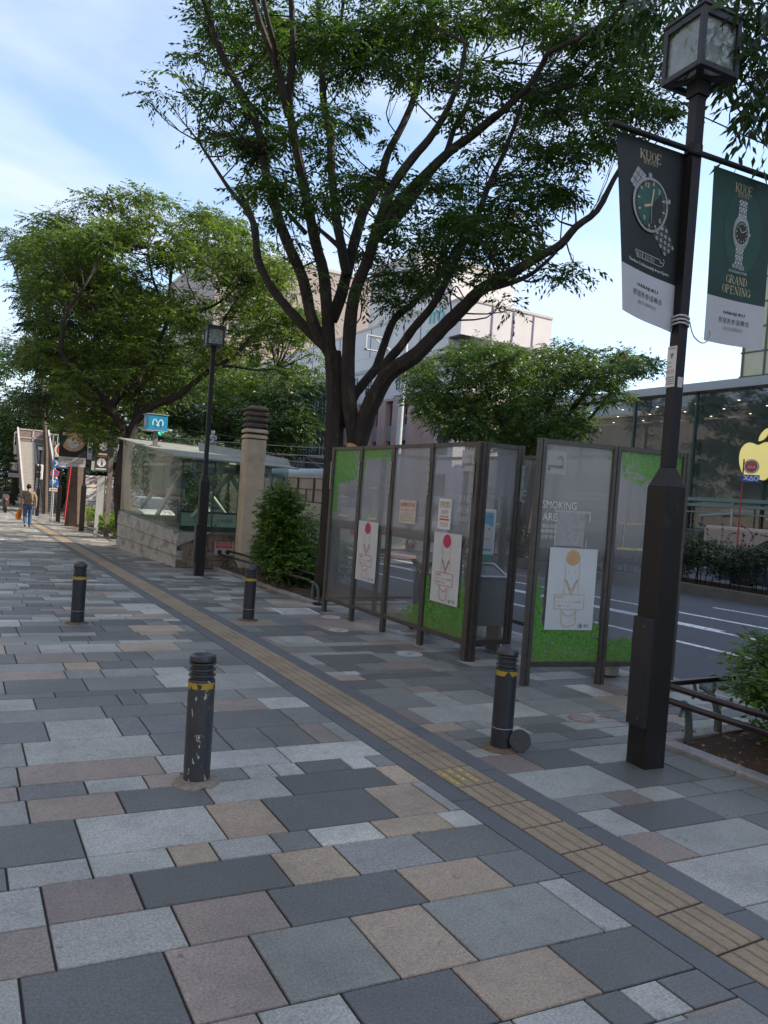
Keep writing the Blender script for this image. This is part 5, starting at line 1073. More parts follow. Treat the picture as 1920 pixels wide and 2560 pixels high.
def pil(b):
    y=49.0
    while y<87: b.box(30.0,y,-.9,30.6,y+1.15,9.35); y+=2.35
    b.box(29.98,48.2,9.35,30.62,88,9.55)
ib('pink_pilaster',m_pink,pil)
y=50.15; 
while y<86:
    for z in (1.9,4.7,7.45):
        ib('window',m_win,lambda b:b.box(30.55,y,z,30.64,y+1.2,z+1.65)); 
    [ib('spandrel',m_grp,lambda b:b.box(30.3,y,za,30.62,y+1.2,za+1.25)) for za in (6.15,3.4,.6)]
    y+=2.35
y=48.6
while y<80:
    w_=ib('window',m_win,lambda b:b.box(29.99,y,10.25,30.04,y+.95,11.75)); 
    def fr(b):
        for yy in (y,y+.45,y+.9): b.box(29.96,yy,10.2,29.99,yy+.06,11.8)
        for zz in (10.2,10.95,11.75): b.box(29.965,y,zz,29.985,y+.96,zz+.05)
    f_=MB(); f_.M=IM; fr(f_); f_.build('window_frame',m_fr,w_); y+=2.6
ib('white_corner_bay',m_itow,lambda b:b.box(30.9,44.9,-.9,36,47.5,9.6))
for z in (2,5,8): ib('window',m_win,lambda b:b.box(30.86,45.6,z,30.9,46.9,z+1.6))
ib('side_wing',mat('cream_stucco',(.52,.42,.33),.8,var=.1,vs=.8),lambda b:b.box(33,44.5,-.9,41,47,9.5))
d=Dec(); d.text('ITO',0,.35,.85,0,w=1.9,bold=.06); d.text('HOSPITAL',.3,-.65,.42,0,w=2.9,bold=.03)
b=MB(); b.M=IM; d.build('lettering',planeF((29.9,46.9,14.75),(0,-1,0),(0,0,1),(-1,0,0)),[mat('turquoise_letters',(.04,.42,.40),.5,var=0)],into=b); b.build('lettering',[mat('turquoise_letters',(.04,.42,.40))],IT)
def building(nm,lab,x0,y0,x1,y1,z1,m,wins=None,roof=None,cat='building',ht=.9):
    t=empty(nm,(x0,y0,-1.3),lab,cat); M=Matrix.Translation((-x0,-y0,1.3)); b=MB(); b.M=M; b.box(x0,y0,-1.3,x1,y1,z1); b.build('walls',m,t)
    b=MB(); b.M=M; b.box(x0-.12,y0-.12,z1,x1+.12,y1+.12,z1+.35); b.build('parapet',roof or m_cop,t)
    if wins:
        face,us,zs,w_,h_=wins
        for u in us:
            for z in zs:
                b=MB(); b.M=M
                if face=='y': b.box(u,y0-.03,z,u+w_,y0+.05,z+h_); b2=[(u-.15,y0-.08,z-.15,u+w_+.15,y0-.031,z),(u-.15,y0-.08,z+h_,u+w_+.15,y0-.031,z+h_+.15),(u-.15,y0-.08,z,u,y0-.031,z+h_),(u+w_,y0-.08,z,u+w_+.15,y0-.031,z+h_)]
                else: b.box(x0-.03,u,z,x0+.05,u+w_,z+h_); b2=[(x0-.08,u-.15,z-.15,x0-.031,u+w_+.15,z),(x0-.08,u-.15,z+h_,x0-.031,u+w_+.15,z+h_+.15),(x0-.08,u-.15,z,x0-.031,u,z+h_),(x0-.08,u+w_,z,x0-.031,u+w_+.15,z+h_)]
                w=b.build('window',m_win,t); b=MB(); b.M=M
                for q in b2: b.box(*q)
                b.build('window_frame',m_cop,w)
    return t
m_brn=mat('grey_brown_stucco',(.34,.28,.25),.85,var=.08,vs=.3,stain=[(.3,.5,.7,(.27,.23,.21),.5)])
building('brown_building','tall grey brown building with small framed windows behind the green trees',25.2,88,46,110,29.5,m_brn,('y',[27,29.8,32.6,35.4,38],[9.5,12.8,16.1,19.4,22.7],1.5,1.5))
building('white_tower','tall white panelled block rising behind the crown of the big tree',39.5,66,52,76,26.5,m_itow,None)
building('white_block','lower white block stepping down beside the tall white tower',38.5,58,45.5,66,23,m_itow,None)
b=MB()
for i in range(5): b.box(45.5+.6*i,60,27.0,45.65+.6*i,60.15,31); 
for z in (28,29.5,30.8): b.box(45.5,60.02,z,48.05,60.12,z+.1)
b.build('roof_screen',m_itow,label='thin white lattice screen on the roof of the white blocks',cat='roof screen')
t=building('slatted_building','dark building with vertical grey slats behind the trees right of the vent pillar',23.6,61,29.5,75,11,mat('charcoal_wall',(.05,.055,.06),.7,var=.2,vs=2),None)
b=MB(); r=random.Random(4); y=0
x=.1
while x<5.5: b.box(x,-.25,4.5 if r.random()<.4 else 6,x+.10,-.1,12.0); x+=r.choice([.22,.3,.45])
b.build('vertical_slat',mat('pale_slat',(.22,.25,.26),.6,var=.2,vs=2),t)
b=MB()
for i in range(40): b.box(4.6,-.3,.5+.3*i,5.95,-.26,.62+.3*i)
b.build('louvre_screen',mat('dark_louvre',(.035,.04,.05),.6),t)
building('pale_blue_building','narrow pale blue grey building glimpsed through the left tree',24.5,110,29,120,17.5,mat('pale_blue_wall',(.45,.50,.55),.7,var=.1,vs=.5))
building('cream_building','cream coloured building seen between the median tree and glass store',36,37.5,50,43,7.6,mat('cream_wall',(.55,.47,.38),.8,var=.08,vs=.5))
t=empty('gridded_glass_building',(43.3,22,-1),'yellowish glass building with dark grid behind the glass store, top right','building'); b=MB(); b.box(0,0,0,14,9.2,13.7+8); b.build('glass_walls',mat('yellowish_glass',(.36,.33,.20),.25,spec=.6,var=.1,vs=.5),t)
b=MB()
for z in [i*1.55+1 for i in range(14)]: b.box(-.05,0,z,0,9.25,z+.1); b.box(0,-.05,z,14,0,z+.1)
for u in [i*1.5 for i in range(7)]: b.box(-.08,u,0,-.051,u+.1,21.7)
for u in [i*1.5 for i in range(10)]: b.box(u,-.08,0,u+.1,-.051,21.7)
b.build('grid',m_fr,t)
# glass store with sloping ceiling seen through its glazed front
m_sg=glassmat('store_glass',(.56,.62,.59),.14,.16,(.20,.23,.22)); m_alu=mat('store_fascia',(.30,.30,.29),.35,metal=.5,var=.06,vs=1)
ST=empty('glass_store',(28,-2,0),'large glass fronted store with a yellow apple emblem on its grey inner wall','store'); SM=Matrix.Translation((-28,2,0))
def sb(nm,m,f,smooth=False): b=MB(); b.M=SM; f(b); return b.build(nm,m,ST,smooth=smooth)
def seaves(b): b.add([(27.6,-2,7.20),(27.6,36,7.20),(44,36,7.20),(44,-2,7.20),(27.6,-2,7.56),(27.6,36,7.56),(44,36,7.56),(44,-2,7.56)],[(3,2,1,0),(4,5,6,7),(0,1,5,4),(1,2,6,5),(2,3,7,6),(3,0,4,7)])
sb('roof_slab',m_alu,seaves)
for i in range(11):
    y0=-2+3.45*i; sb('facade_pane',m_sg,lambda b:b.add([(28,y0+.03,.1),(28,y0+3.42,.1),(28,y0+3.42,7.2),(28,y0+.03,7.2)],[(0,1,2,3)]))
    sb('glass_fin',mat('dark_glass_edge',(.02,.05,.045),.2,var=0),lambda b:b.box(27.93,y0-.05,.0,28.45,y0+.05,7.2))
sb('inner_wall',mat('store_grey_wall',(.33,.33,.31),.8,var=.05,vs=.5),lambda b:(b.box(34.6,-2,-.5,34.9,36,7.0),b.box(28.1,36,-.5,34.6,36.1,7.15)))
sb('store_floor',mat('store_floor',(.45,.45,.43),.4),lambda b:b.box(28.02,-2,-.2,34.6,36,.02))
def beams(b):
    for i in range(16): b.box(28.5,-1+2.2*i,6.98,34.6,-.75+2.2*i,7.19)
sb('ceiling_beam',mat('ceiling_beam',(.055,.055,.055),.7),beams)
sb('ceiling',mat('store_ceiling',(.34,.34,.33),.8,var=.05),lambda b:b.box(28.4,-2,7.10,34.6,36,7.14))
m_spot=mat('spot_lamp',(1,.9,.7),.5,var=0,emit=2.2)
for i in range(16):
    def f(b):
        for x in (29.4,31.4,33.4): b.lathe([(.055,0),(.055,.012),(.001,.012)],8,c=(x,-.87+2.2*i,6.965))
    sb('ceiling_spot',m_spot,f)
sb('balcony_glass',mat('teal_glass_band',(.12,.22,.20),.2,spec=.6,var=.1,vs=.5),lambda b:(b.box(27.2,-2,2.22,27.95,36,2.34),b.box(27.15,-2,2.45,27.2,36,2.6),b.box(27.3,-2,1.95,27.36,36,2.02)))
def cb(b):
    for i in range(13): y=-1.5+3*i; b.tube([(27.25,y,.0),(27.25,y,2.45)],.04,6); b.beam((27.25,y,2.0),(27.25,y+1.5,1.86),.05,.05)
sb('canopy_post',m_str,cb)
m_glo=mat('apple_emblem_yellow',(.80,.66,.22),.5,var=.04,vs=.8,emit=.16)
def applef(mb):
    Y0,Z0,S=18.55,4.35,1.0
    # outline, u to the right as seen (towards -Y), v up
    O=[(0,.66),(-.18,.71),(-.40,.78),(-.62,.72),(-.80,.52),(-.87,.22),(-.84,-.12),(-.72,-.45),(-.52,-.74),(-.36,-.86),(-.20,-.84),(0,-.76),(.20,-.84),(.38,-.86),(.55,-.74),(.70,-.52),(.79,-.30),(.66,-.18),(.58,.02),(.60,.24),(.70,.40),(.76,.48),(.62,.68),(.40,.78),(.20,.74)]
    P=[]
    n=len(O)
    for i in range(n):
        p0,p1,p2,p3=[V(*O[(i+k)%n],0) for k in (-1,0,1,2)]
        for j in range(3):
            t=j/3; q=.5*((2*p1)+(-p0+p2)*t+(2*p0-5*p1+4*p2-p3)*t*t+(-p0+3*p1-3*p2+p3)*t**3); P.append((q[0],q[1]))
    def ext(P,cu,cv,mi):
        m=len(P); vs=[(x,Y0-u*S,Z0+v*S) for x in (27.78,27.86) for u,v in P]+[(27.78,Y0-cu,Z0+cv),(27.86,Y0-cu,Z0+cv)]
        mb.add(vs,[(i,(i+1)%m,2*m) for i in range(m)]+[(m+(i+1)%m,m+i,2*m+1) for i in range(m)]+[(i,m+i,m+(i+1)%m,(i+1)%m) for i in range(m)],mi)
    ext(P,0,0,0)
    L=[(0,.84),(.02,1.02),(.12,1.20),(.28,1.34),(.42,1.39),(.42,1.22),(.33,1.03),(.20,.90),(.05,.84)]
    ext(L,.2,1.1,0)
AM=Matrix.Translation((0,18.95,4.2))@Matrix.Diagonal((1,.92,.92,1))@Matrix.Translation((0,-18.55,-4.35))
b=MB(); b.M=SM@AM; applef(b); b.build('emblem',m_glo,ST)
b=MB(); o_=MB(); b.M=SM@Matrix.Translation((.09,18.95,4.2))@Matrix.Diagonal((1,.97,.97,1))@Matrix.Translation((0,-18.55,-4.35)); applef(b); b.build('emblem_backing',m_fr,ST)
b=MB(); b.box(25.9,2,.0,27.0,19.75,1.47); o=b.build('beige_wall',mat('beige_stone',(.40,.31,.25),.8,var=.12,vs=2),bevel=.12,label='low beige stone wall with rounded end in front of the glass store',cat='wall')
b=MB(); b.box(26.2,20.2,.0,27.0,36,1.25); o=b.build('stone_wall',mat('rough_stone_wall',(.13,.125,.10),.9,var=.5,vs=2.5,bump=1,bs=8),bevel=.05,label='rough dark stone wall left of the beige wall in front of the glass store',cat='wall')
# unseen buildings, added and sized to set the shade on the footway
t=building('unseen_street_front','unseen grey building added along the inner side of the footway',-22,-30,-6.3,95,12,mat('unseen_front_grey',(.22,.21,.20),.7,var=.1,vs=.4))
t=building('shade_tower','unseen stone tower added across the avenue to shade the footway',46,-80,62,.5,38.5,mat('shade_tower_stone',(.36,.33,.30),.7,var=.1,vs=.4))
# ------------------------------------------------------------------ median
m_med=mat('median_concrete',(.12,.11,.095),.85,var=.2,vs=3)
b=MB(); y=-10
while y<60: 
    z=gz(y+2.5)-.1; b.box(16.03,y,z-.1,16.23,y+4.99,z+.27); b.box(17.5,y,z-.1,17.7,y+4.99,z+.27); y+=5
b.build('median_kerb',m_med,bevel=.02,kind='structure')
def hedge(name,lab,x0,x1,y0,y1,h0,h1,n,L,lm,seed,stems=0,cat='hedge',lift=0,grp=None):
    t=empty(name,((x0+x1)/2,(y0+y1)/2,gz((y0+y1)/2)),lab,cat,grp); rng=np.random.default_rng(seed)
    c=np.stack([rng.uniform(x0,x1,n),rng.uniform(y0,y1,n),np.zeros(n)],1)
    c[:,2]=h0+(h1-h0)*rng.random(n)**.6+.10*np.sin(c[:,1]*3.1+seed)*np.cos(c[:,1]*1.3); g=np.array([gz(v) for v in c[:,1]]); c[:,2]+=g+lift
    foliage('foliage',c-np.array(t.location),np.full(n,.10),500,L,lm,seed,t,m=6,length=.16,droop=.0,wid=.5)
    mb=MB(); r=random.Random(seed)
    for i in range(stems):
        y=r.uniform(y0,y1); x=r.uniform(x0+.1,x1-.1); z=gz(y)+lift; mb.tube([(x-t.location.x,y-t.location.y,z-t.location.z),(x-t.location.x+r.uniform(-.12,.12),y-t.location.y+r.uniform(-.12,.12),z-t.location.z+h1*.8)],.012,4,cap=False)
    if stems: mb.build('stems',m_bark,t)
    return t
m_bark=mat('zelkova_bark',(.030,.025,.021),.85,spec=.3,var=.35,vs=7,bump=.7,bs=26,stain=[(4,.60,.70,(.12,.085,.06),.6),(9,.60,.70,(.09,.09,.078),.5)],stretch=(1,1,.5))
m_bark2=mat('far_bark',(.085,.065,.05),.85,var=.3,vs=4)
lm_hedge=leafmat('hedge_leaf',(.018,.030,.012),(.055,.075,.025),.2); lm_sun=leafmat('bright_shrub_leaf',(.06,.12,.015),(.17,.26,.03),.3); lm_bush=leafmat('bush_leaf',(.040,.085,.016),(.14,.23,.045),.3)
hedge('clipped_hedge','dark clipped hedge on stems along the median in front of the glass store',16.3,17.45,2,24,.45,1.28,2600,.075,lm_hedge,21,260,lift=-.08)
hedge('clipped_hedge','farther stretch of dark clipped hedge along the median beyond the booth',16.3,17.45,24.2,52,.4,1.15,1500,.11,lm_hedge,22,60,lift=-.08)
# bare whips above the hedge
b=MB(); r=random.Random(9)
for i in range(16):
    y=r.uniform(8.5,13.5); x=r.uniform(16.5,17.3); h=r.uniform(.25,.6); P=smooth_path([V(x,y,1.05),V(x+.02,y+r.uniform(-.15,.15),1.2+h*.6),V(x,y+r.uniform(-.4,.4),1.15+h)],3); b.tube(P,.006,4)
    for p in P[2:]:
        for k in range(2): b.add([p,p+V(.02,.03,.02)*r.choice((-1,1)),p+V(0,.05,.03)*r.choice((-1,1)),p+V(-.01,.02,-.02)],[(0,1,2,3)])
b.build('hedge_whips',m_bark,label='thin leafy whips sprouting from the top of the median hedge',cat='twigs')
# ------------------------------------------------------------------ trees
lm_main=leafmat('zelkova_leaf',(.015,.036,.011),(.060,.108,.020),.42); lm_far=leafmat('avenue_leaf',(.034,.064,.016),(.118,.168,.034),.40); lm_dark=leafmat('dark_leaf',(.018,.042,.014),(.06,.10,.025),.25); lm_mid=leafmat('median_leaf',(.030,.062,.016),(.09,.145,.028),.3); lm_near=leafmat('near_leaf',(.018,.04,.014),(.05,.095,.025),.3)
DT=12.45
def L(pts,d0,d1,w0,w1):
    n=len(pts); return ([at(x,y,d0+(d1-d0)*i/(n-1)) for i,(x,y) in enumerate(pts)],w0/2*d0/F_PX,w1/2*d1/F_PX)
base=V(5.36,11.3,gz(11.3)-.1)
limbs=[([base,at(820,1400,DT),at(828,1250,DT),at(834,1120,DT),at(838,1000,DT),at(832,880,DT)],.205,.14),
 L([(880,1240),(885,1115),(872,985),(872,861),(885,740),(920,648),(935,597),(956,532),(981,466),(1032,395),(1072,349),(1108,294),(1128,253),(1150,190),(1165,110)],DT,10.6,40,11),
 L([(832,880),(783,840),(723,775),(672,709),(644,643),(637,567),(614,521)],DT,13.2,28,16),
 L([(614,521),(576,476),(545,430),(510,375),(495,350)],13.2,13.6,13,5), L([(637,590),(628,540),(610,500),(590,470)],13.2,13.8,18,8),
 L([(824,880),(783,810),(758,699),(723,618),(697,547),(677,471),(662,420),(647,329),(616,253),(566,162),(535,86),(510,0),(490,-80)],DT,11.2,32,12),
 L([(826,890),(818,785),(809,683),(789,608),(768,506),(748,405),(728,304),(723,228),(733,127),(728,0),(722,-120)],DT,10.8,34,13),
 L([(722,290),(713,253),(697,177),(672,116),(642,30),(625,-60)],11.4,10.6,24,12), L([(690,160),(687,116),(672,60),(655,-20)],11,10.4,16,10),
 L([(829,800),(854,734),(875,648),(895,572),(910,527),(935,481),(956,430),(971,380),(1006,314),(1037,238),(1062,127),(1072,66),(1092,-20)],DT,13.6,32,12),
 L([(868,690),(849,592),(839,532),(829,430),(824,329),(809,253),(806,177),(811,142),(799,76),(795,-20)],DT,13.4,26,12), L([(811,150),(829,111),(850,60),(860,-10)],13.4,13.6,12,8),
 L([(935,600),(960,575),(1001,537),(1047,476),(1082,425),(1113,390),(1138,314),(1173,253),(1200,150)],11.8,13.8,26,10),
 L([(956,560),(1030,470),(1123,380),(1173,344),(1234,294),(1247,285),(1296,241),(1327,210),(1358,156),(1376,129),(1448,94),(1514,54),(1560,10)],11.6,9.6,26,8),
 L([(866,1140),(895,1110),(919,1032),(944,980),(975,931),(1035,892),(1077,850),(1126,801),(1168,759),(1203,724),(1245,700),(1297,672),(1349,640),(1400,613),(1440,567),(1493,526),(1533,451),(1570,390)],DT,10.2,50,11),
 L([(868,1066),(880,1000),(912,955),(940,920),(958,868),(986,798),(1028,763),(1070,717),(1098,693),(1129,637),(1157,595),(1190,540),(1215,470)],DT,13.8,28,8),
 L([(944,985),(965,910),(1000,868),(1035,819),(1077,770),(1112,710),(1140,647),(1148,633),(1194,537),(1229,446),(1259,385),(1290,304),(1310,240)],12.2,11.2,26,8),
 L([(1203,724),(1260,712),(1320,690),(1365,655),(1400,620)],11.2,11.6,18,6), L([(875,648),(840,610),(800,575),(763,545),(720,520)],12.6,13.6,16,6), L([(763,582),(735,550),(703,516),(670,505)],12.2,12.8,14,6),
 L([(1126,801),(1128,770),(1125,740),(1140,715),(1160,745)],11.8,11.6,5,3)]
k=1.1573
cl=[(310,205,22),(345,195,26),(385,165,30),(410,120,32),(430,270,26),(400,215,30),(470,60,60),(520,130,60),(470,200,45),(560,50,70),(600,180,60),(540,240,50),(500,300,45),(560,330,60),(620,280,50),(650,100,80),(700,60,80),(760,90,80),(820,60,80),(900,40,80),(980,50,70),(1060,40,70),(1150,30,70),(1230,50,70),(1300,60,80),(1380,60,60),(1440,120,50),(1360,150,70),(1280,160,60),(1210,170,60),(1130,190,50),(870,150,55),(930,170,55),(800,140,50),(1000,160,55),(990,240,45),(620,400,55),(680,440,55),(700,330,45),(560,420,45),(525,415,32),(750,410,60),(800,390,50),(860,430,55),(930,400,50),(700,250,40),(755,265,45),(1180,235,60),(1250,230,70),(1320,230,70),(1390,220,60),(1440,245,45),(1100,300,45),(1170,310,60),(1240,330,60),(1120,380,50),(1180,420,60),(1230,415,45),(1030,330,40),(990,400,45),(950,480,60),(1030,490,60),(1100,490,70),(990,545,60),(1070,560,55),(1140,540,45),(1180,590,38),(1225,590,36),(1250,575,26),(900,520,50),(950,570,50),(920,620,42),(850,600,55),(800,550,45),(780,630,38),(850,660,45),(560,300,40),(1085,650,24),(1110,668,20),(1060,600,40),(900,590,45),(640,520,30),(690,600,35),(440,110,30),(590,110,55),(740,160,50),(1060,160,45),(1330,300,45),(1290,290,50),(460,-20,60),(560,-60,70),(680,-60,80),(800,-60,80),(920,-60,80),(1040,-60,80),(1160,-60,80),(1280,-50,80),(1400,-40,70),(1000,450,45),(840,500,50),(1100,430,45),(600,470,35),(660,560,28),(480,250,30),(1090,240,30),(840,300,30)]
rg=random.Random(17); C=[];R=[]
for x,y,r in cl:
    for q in range(2 if r>38 else 1):
        d=rg.uniform(10.0,14.8); C.append(at((x+rg.uniform(-.35,.35)*r*q)*k,(y+rg.uniform(-.35,.35)*r*q)*k,d)); R.append(r*k*d/F_PX*rg.uniform(.62,.86))
tree('zelkova_tree','large spreading tree with many dark upright limbs behind the smoking booth',base,limbs,C,R,lm_main,m_bark,500,.100,31,m=10,length=.33,flat=.5,shell=.6,twig=.016)
b=MB(); p=at(904,521,12.95); b.M=Matrix.Translation(tuple(p))@Matrix.Rotation(1.2,4,'X')@Matrix.Rotation(.3,4,'Y'); b.lathe([(.06,-.12),(.062,0),(.001,.004)],14); b.build('cut_branch_stub',mat('fresh_cut_wood',(.42,.25,.13),.8,var=.15,vs=30),label='pale freshly sawn branch stub high in the big tree',cat='branch stub')
b=MB(); p=at(880,1113,12.1); b.M=Matrix.Translation(tuple(p))@Matrix.Rotation(.5,4,'X'); b.lathe([(.08,-.1),(.085,0),(.001,.01)],12); b.build('cut_branch_stub',mat('fresh_cut_wood',(.42,.25,.13)),label='pale sawn stub where the big trunk forks just above the booth',cat='branch stub')
# near tree whose hanging twigs enter at the top right
nb=V(8.6,1.6,-.1); nl=[([nb,V(8.5,1.7,2.2),V(8.3,1.9,4.0),V(7.6,2.6,5.4),V(6.8,3.2,6.0)],.2,.06),([V(7.6,2.6,5.4),V(6.6,3.3,5.9),V(5.9,3.9,5.8),V(5.4,4.3,5.55)],.05,.012),([V(8.3,1.9,4.0),V(7.2,3.0,4.9),V(6.4,3.8,5.15),V(5.9,4.2,5.0)],.06,.012)]
ncl=[(1640,20,60,5.6),(1700,-10,70,5.5),(1560,20,50,5.9),(1780,-10,70,5.2),(1850,20,80,5.4),(1900,60,70,5.6),(1870,120,70,5.3),(1910,180,60,5.2),(1860,230,50,5.5),(1905,260,55,5.3),(1880,200,60,5.8),(1820,60,50,6.2),(1895,10,70,4.9),(1740,40,40,6.0),(1960,120,90,5.3),(1980,250,80,5.2),(1950,0,90,5.3)]
C=[at(x,y,d) for x,y,r,d in ncl]; R=[r*d/F_PX for x,y,r,d in ncl]
tree('broadleaf_tree','nearby tree with large pointed leaves hanging in at the top right corner',nb,nl,C,R,lm_near,m_bark,420,.105,33,m=8,length=.34,droop=.95,twig=.008,wid=.34)
# avenue trees at the left
crownR=[(700,600),(760,690),(800,830),(790,940),(743,938),(707,925),(640,900),(640,760),(660,640)]
crownA=[(60,600),(101,539),(122,518),(160,497),(186,484),(219,501),(257,518),(262,459),(295,446),(338,467),(380,438),(401,434),(405,467),(426,493),(477,501),(527,514),(578,526),(616,552),(640,560),(670,640),(650,800),(640,905),(600,925),(540,900),(480,960),(420,1000),(330,1050),(250,1100),(180,1060),(120,940),(75,790),(60,720),(35,650)]
bA=V(4.95,25.7,gz(25.7)-.1)
lA=[([bA]+[at(x,y,d) for x,y,d in [(305,1240,24.6),(309,1160,24.6),(318,1100,24.6)]],.30,.20),
 L([(318,1110),(337,1058),(380,1016),(443,991),(485,957),(527,925),(591,885),(646,822),(700,770)],24.6,25,24,6), L([(540,918),(580,915),(640,925),(690,922)],24.8,25,10,4),
 L([(315,1110),(300,1060),(278,1024),(232,961),(160,898),(156,839),(170,780),(210,720)],24.6,23,24,7), L([(278,1024),(300,985),(340,946),(330,900),(304,872),(290,830),(300,760)],24.6,25.5,18,6),
 L([(330,1075),(345,1010),(348,946),(380,880),(420,800),(426,700),(440,610)],24.6,26,16,6), L([(420,800),(470,780),(520,770),(570,740),(610,690)],25.4,25,10,4), L([(425,790),(400,740),(380,690),(370,620)],25.4,26,9,4), L([(527,925),(545,860),(560,800),(600,740)],25,26,9,4)]
C,R=poly_clumps(crownA,260,23.2,30.5,.34,.72,41); C2,R2=poly_clumps(crownR,44,22,27,.3,.55,42); C+=C2; R+=R2
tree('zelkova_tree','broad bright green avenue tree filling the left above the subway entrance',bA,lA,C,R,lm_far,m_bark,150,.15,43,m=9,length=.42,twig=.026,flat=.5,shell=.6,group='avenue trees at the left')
bB=V(4.35,33.3,gz(33)-.1)
lB=[([bB]+[at(x,y,31.2) for x,y in [(190,1240),(192,1170),(200,1120)]],.42,.30),L([(200,1125),(215,1090),(250,1060),(262,1000),(255,900)],31,30,22,8),L([(198,1130),(180,1090),(171,1060),(165,980),(140,880),(110,760)],31,32,20,7),L([(205,1120),(225,1085),(232,1030),(236,960),(228,880)],31,31,18,7)]
crownB=[(60,960),(95,880),(75,760),(60,680),(100,600),(200,560),(320,620),(400,760),(420,900),(380,1000),(300,1060),(220,1090),(140,1100),(70,1060)]
C,R=poly_clumps(crownB,85,29,37,.7,1.15,45); 
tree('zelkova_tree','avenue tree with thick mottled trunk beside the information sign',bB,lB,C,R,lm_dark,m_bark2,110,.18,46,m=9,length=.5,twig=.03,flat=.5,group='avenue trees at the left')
lC=[L([(115,1130),(108,1000),(100,900),(70,780),(40,680),(15,620)],42,42,10,3),L([(105,960),(120,880),(130,820)],42,42,7,3)]
crownC=[(0,577),(30,569),(60,594),(101,600),(110,700),(90,800),(75,700),(40,640),(15,615)]
C,R=poly_clumps(crownC,26,40,44,.5,.8,47); C2,R2=poly_clumps([(75,700),(140,720),(150,1000),(110,1010),(90,850)],16,40,44,.5,.8,48)
bC=at(115,1240,42); bC[2]=gz(bC[1])
tree('zelkova_tree','slender leaning tree at the far left with an airy crown above the stairway',bC,[([bC,lC[0][0][0]],.15,.12)]+lC,C+C2,R+R2,lm_dark,m_bark2,80,.17,49,m=9,length=.6,group='avenue trees at the left')
def bgtree(lab,poly,base_px,d,n,lm,seed,r0=1.0,r1=1.8,Lf=.30,dens=26,dd=5,grp='trees far beyond the crossing'):
    C,R=poly_clumps(poly,n,d-dd,d+dd,r0,r1,seed); bp=at(base_px[0],base_px[1],d); bp[2]=gz(bp[1]); cx=sum(p[0] for p in poly)/len(poly); cy=sum(p[1] for p in poly)/len(poly)
    top=at(cx,cy,d); lim=[([bp,bp*.6+top*.4+V(.2,0,0),top],.28,.1)]+[([bp*.55+top*.45,at(cx+dx,cy+dy,d)],.12,.05) for dx,dy in ((-60,-20),(50,-40),(10,-80))]
    tree('broadleaf_tree',lab,bp,lim,C,R,lm,m_bark2,dens,Lf,seed,group=grp,branch=False,m=8,length=.8,nseg=6)
bgtree('dark tree mass at the far left edge behind the street light mast',[(-40,870),(60,830),(90,900),(120,1000),(110,1180),(60,1215),(-40,1225)],(30,1230),62,70,lm_dark,51)
bgtree('dark tree behind the stair flight left of the mottled trunk',[(60,960),(160,930),(260,990),(300,1080),(290,1200),(180,1230),(70,1200)],(150,1240),58,60,lm_dark,52)
bgtree('green tree behind the blue station sign',[(300,1060),(380,1000),(430,960),(480,940),(520,1000),(520,1130),(420,1190),(290,1200)],(400,1240),58,55,lm_dark,53)
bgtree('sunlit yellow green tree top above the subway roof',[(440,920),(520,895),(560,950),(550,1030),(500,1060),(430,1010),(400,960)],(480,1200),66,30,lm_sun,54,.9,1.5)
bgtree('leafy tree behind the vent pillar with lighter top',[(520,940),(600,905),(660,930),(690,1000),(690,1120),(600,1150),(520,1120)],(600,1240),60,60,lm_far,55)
bgtree('deep green tree between pillar and big trunk',[(640,930),(720,925),(790,950),(812,1000),(800,1090),(720,1130),(640,1140),(610,1050)],(720,1240),55,55,lm_dark,56)
bgtree('low dark trees behind the cables left of the big trunk',[(380,1050),(520,1040),(640,1060),(640,1160),(500,1180),(380,1160)],(500,1240),70,50,lm_dark,57)
bgtree('shadowy trees closing the avenue at the far left beyond the bridge',[(-60,1000),(120,1020),(330,1060),(330,1215),(-60,1235)],(100,1235),78,70,lm_dark,58,1.3,2.2,.32,14,6)
bgtree('dark foliage seen through the glass subway entrance',[(330,1090),(620,1120),(620,1250),(330,1240)],(480,1260),48,50,lm_dark,59,.8,1.4)
# median tree behind the booth
mP=[(1018,960),(1050,900),(1085,862),(1150,850),(1215,828),(1290,845),(1360,838),(1410,830),(1460,820),(1505,838),(1560,850),(1585,868),(1630,885),(1625,915),(1570,950),(1545,990),(1510,1010),(1500,1080),(1440,1100),(1300,1130),(1200,1100),(1120,1090),(1060,1040),(1020,1000)]
bM=at(1300,1330,25.5); bM[2]=gz(bM[1]); bM2=at(1345,1330,25.5); bM2[2]=gz(bM2[1])
def st(px,top,d,w=14): return L([px]+top,25.5,d,w,4)
lM=[([bM,at(1285,1200,25.5),at(1275,1120,25.5)],.2,.14),([bM,at(1335,1200,25.5),at(1350,1110,25.5)],.2,.14)]+[st((1275,1125),t_,d) for t_,d in [([(1230,1080),(1180,1030),(1120,980)],24),([(1250,1050),(1215,970),(1200,900)],25),([(1290,1040),(1300,950),(1320,880)],26)]]+[st((1350,1115),t_,d) for t_,d in [([(1400,1060),(1450,1000),(1500,930),(1560,880)],24),([(1380,1000),(1420,930),(1450,870)],26),([(1420,1080),(1480,1040),(1540,960)],25),([(1340,1020),(1360,940),(1380,880)],27)]]
mP=[(x,y+(30 if y<900 else 0)) for x,y in mP]
C,R=poly_clumps(mP,190,22,29,.28,.6,61)
tree('maple_tree','rounded multi stemmed tree on the median rising above the booth',bM,lM,C,R,lm_mid,m_bark,230,.135,62,m=9,length=.34,twig=.02,flat=.5)
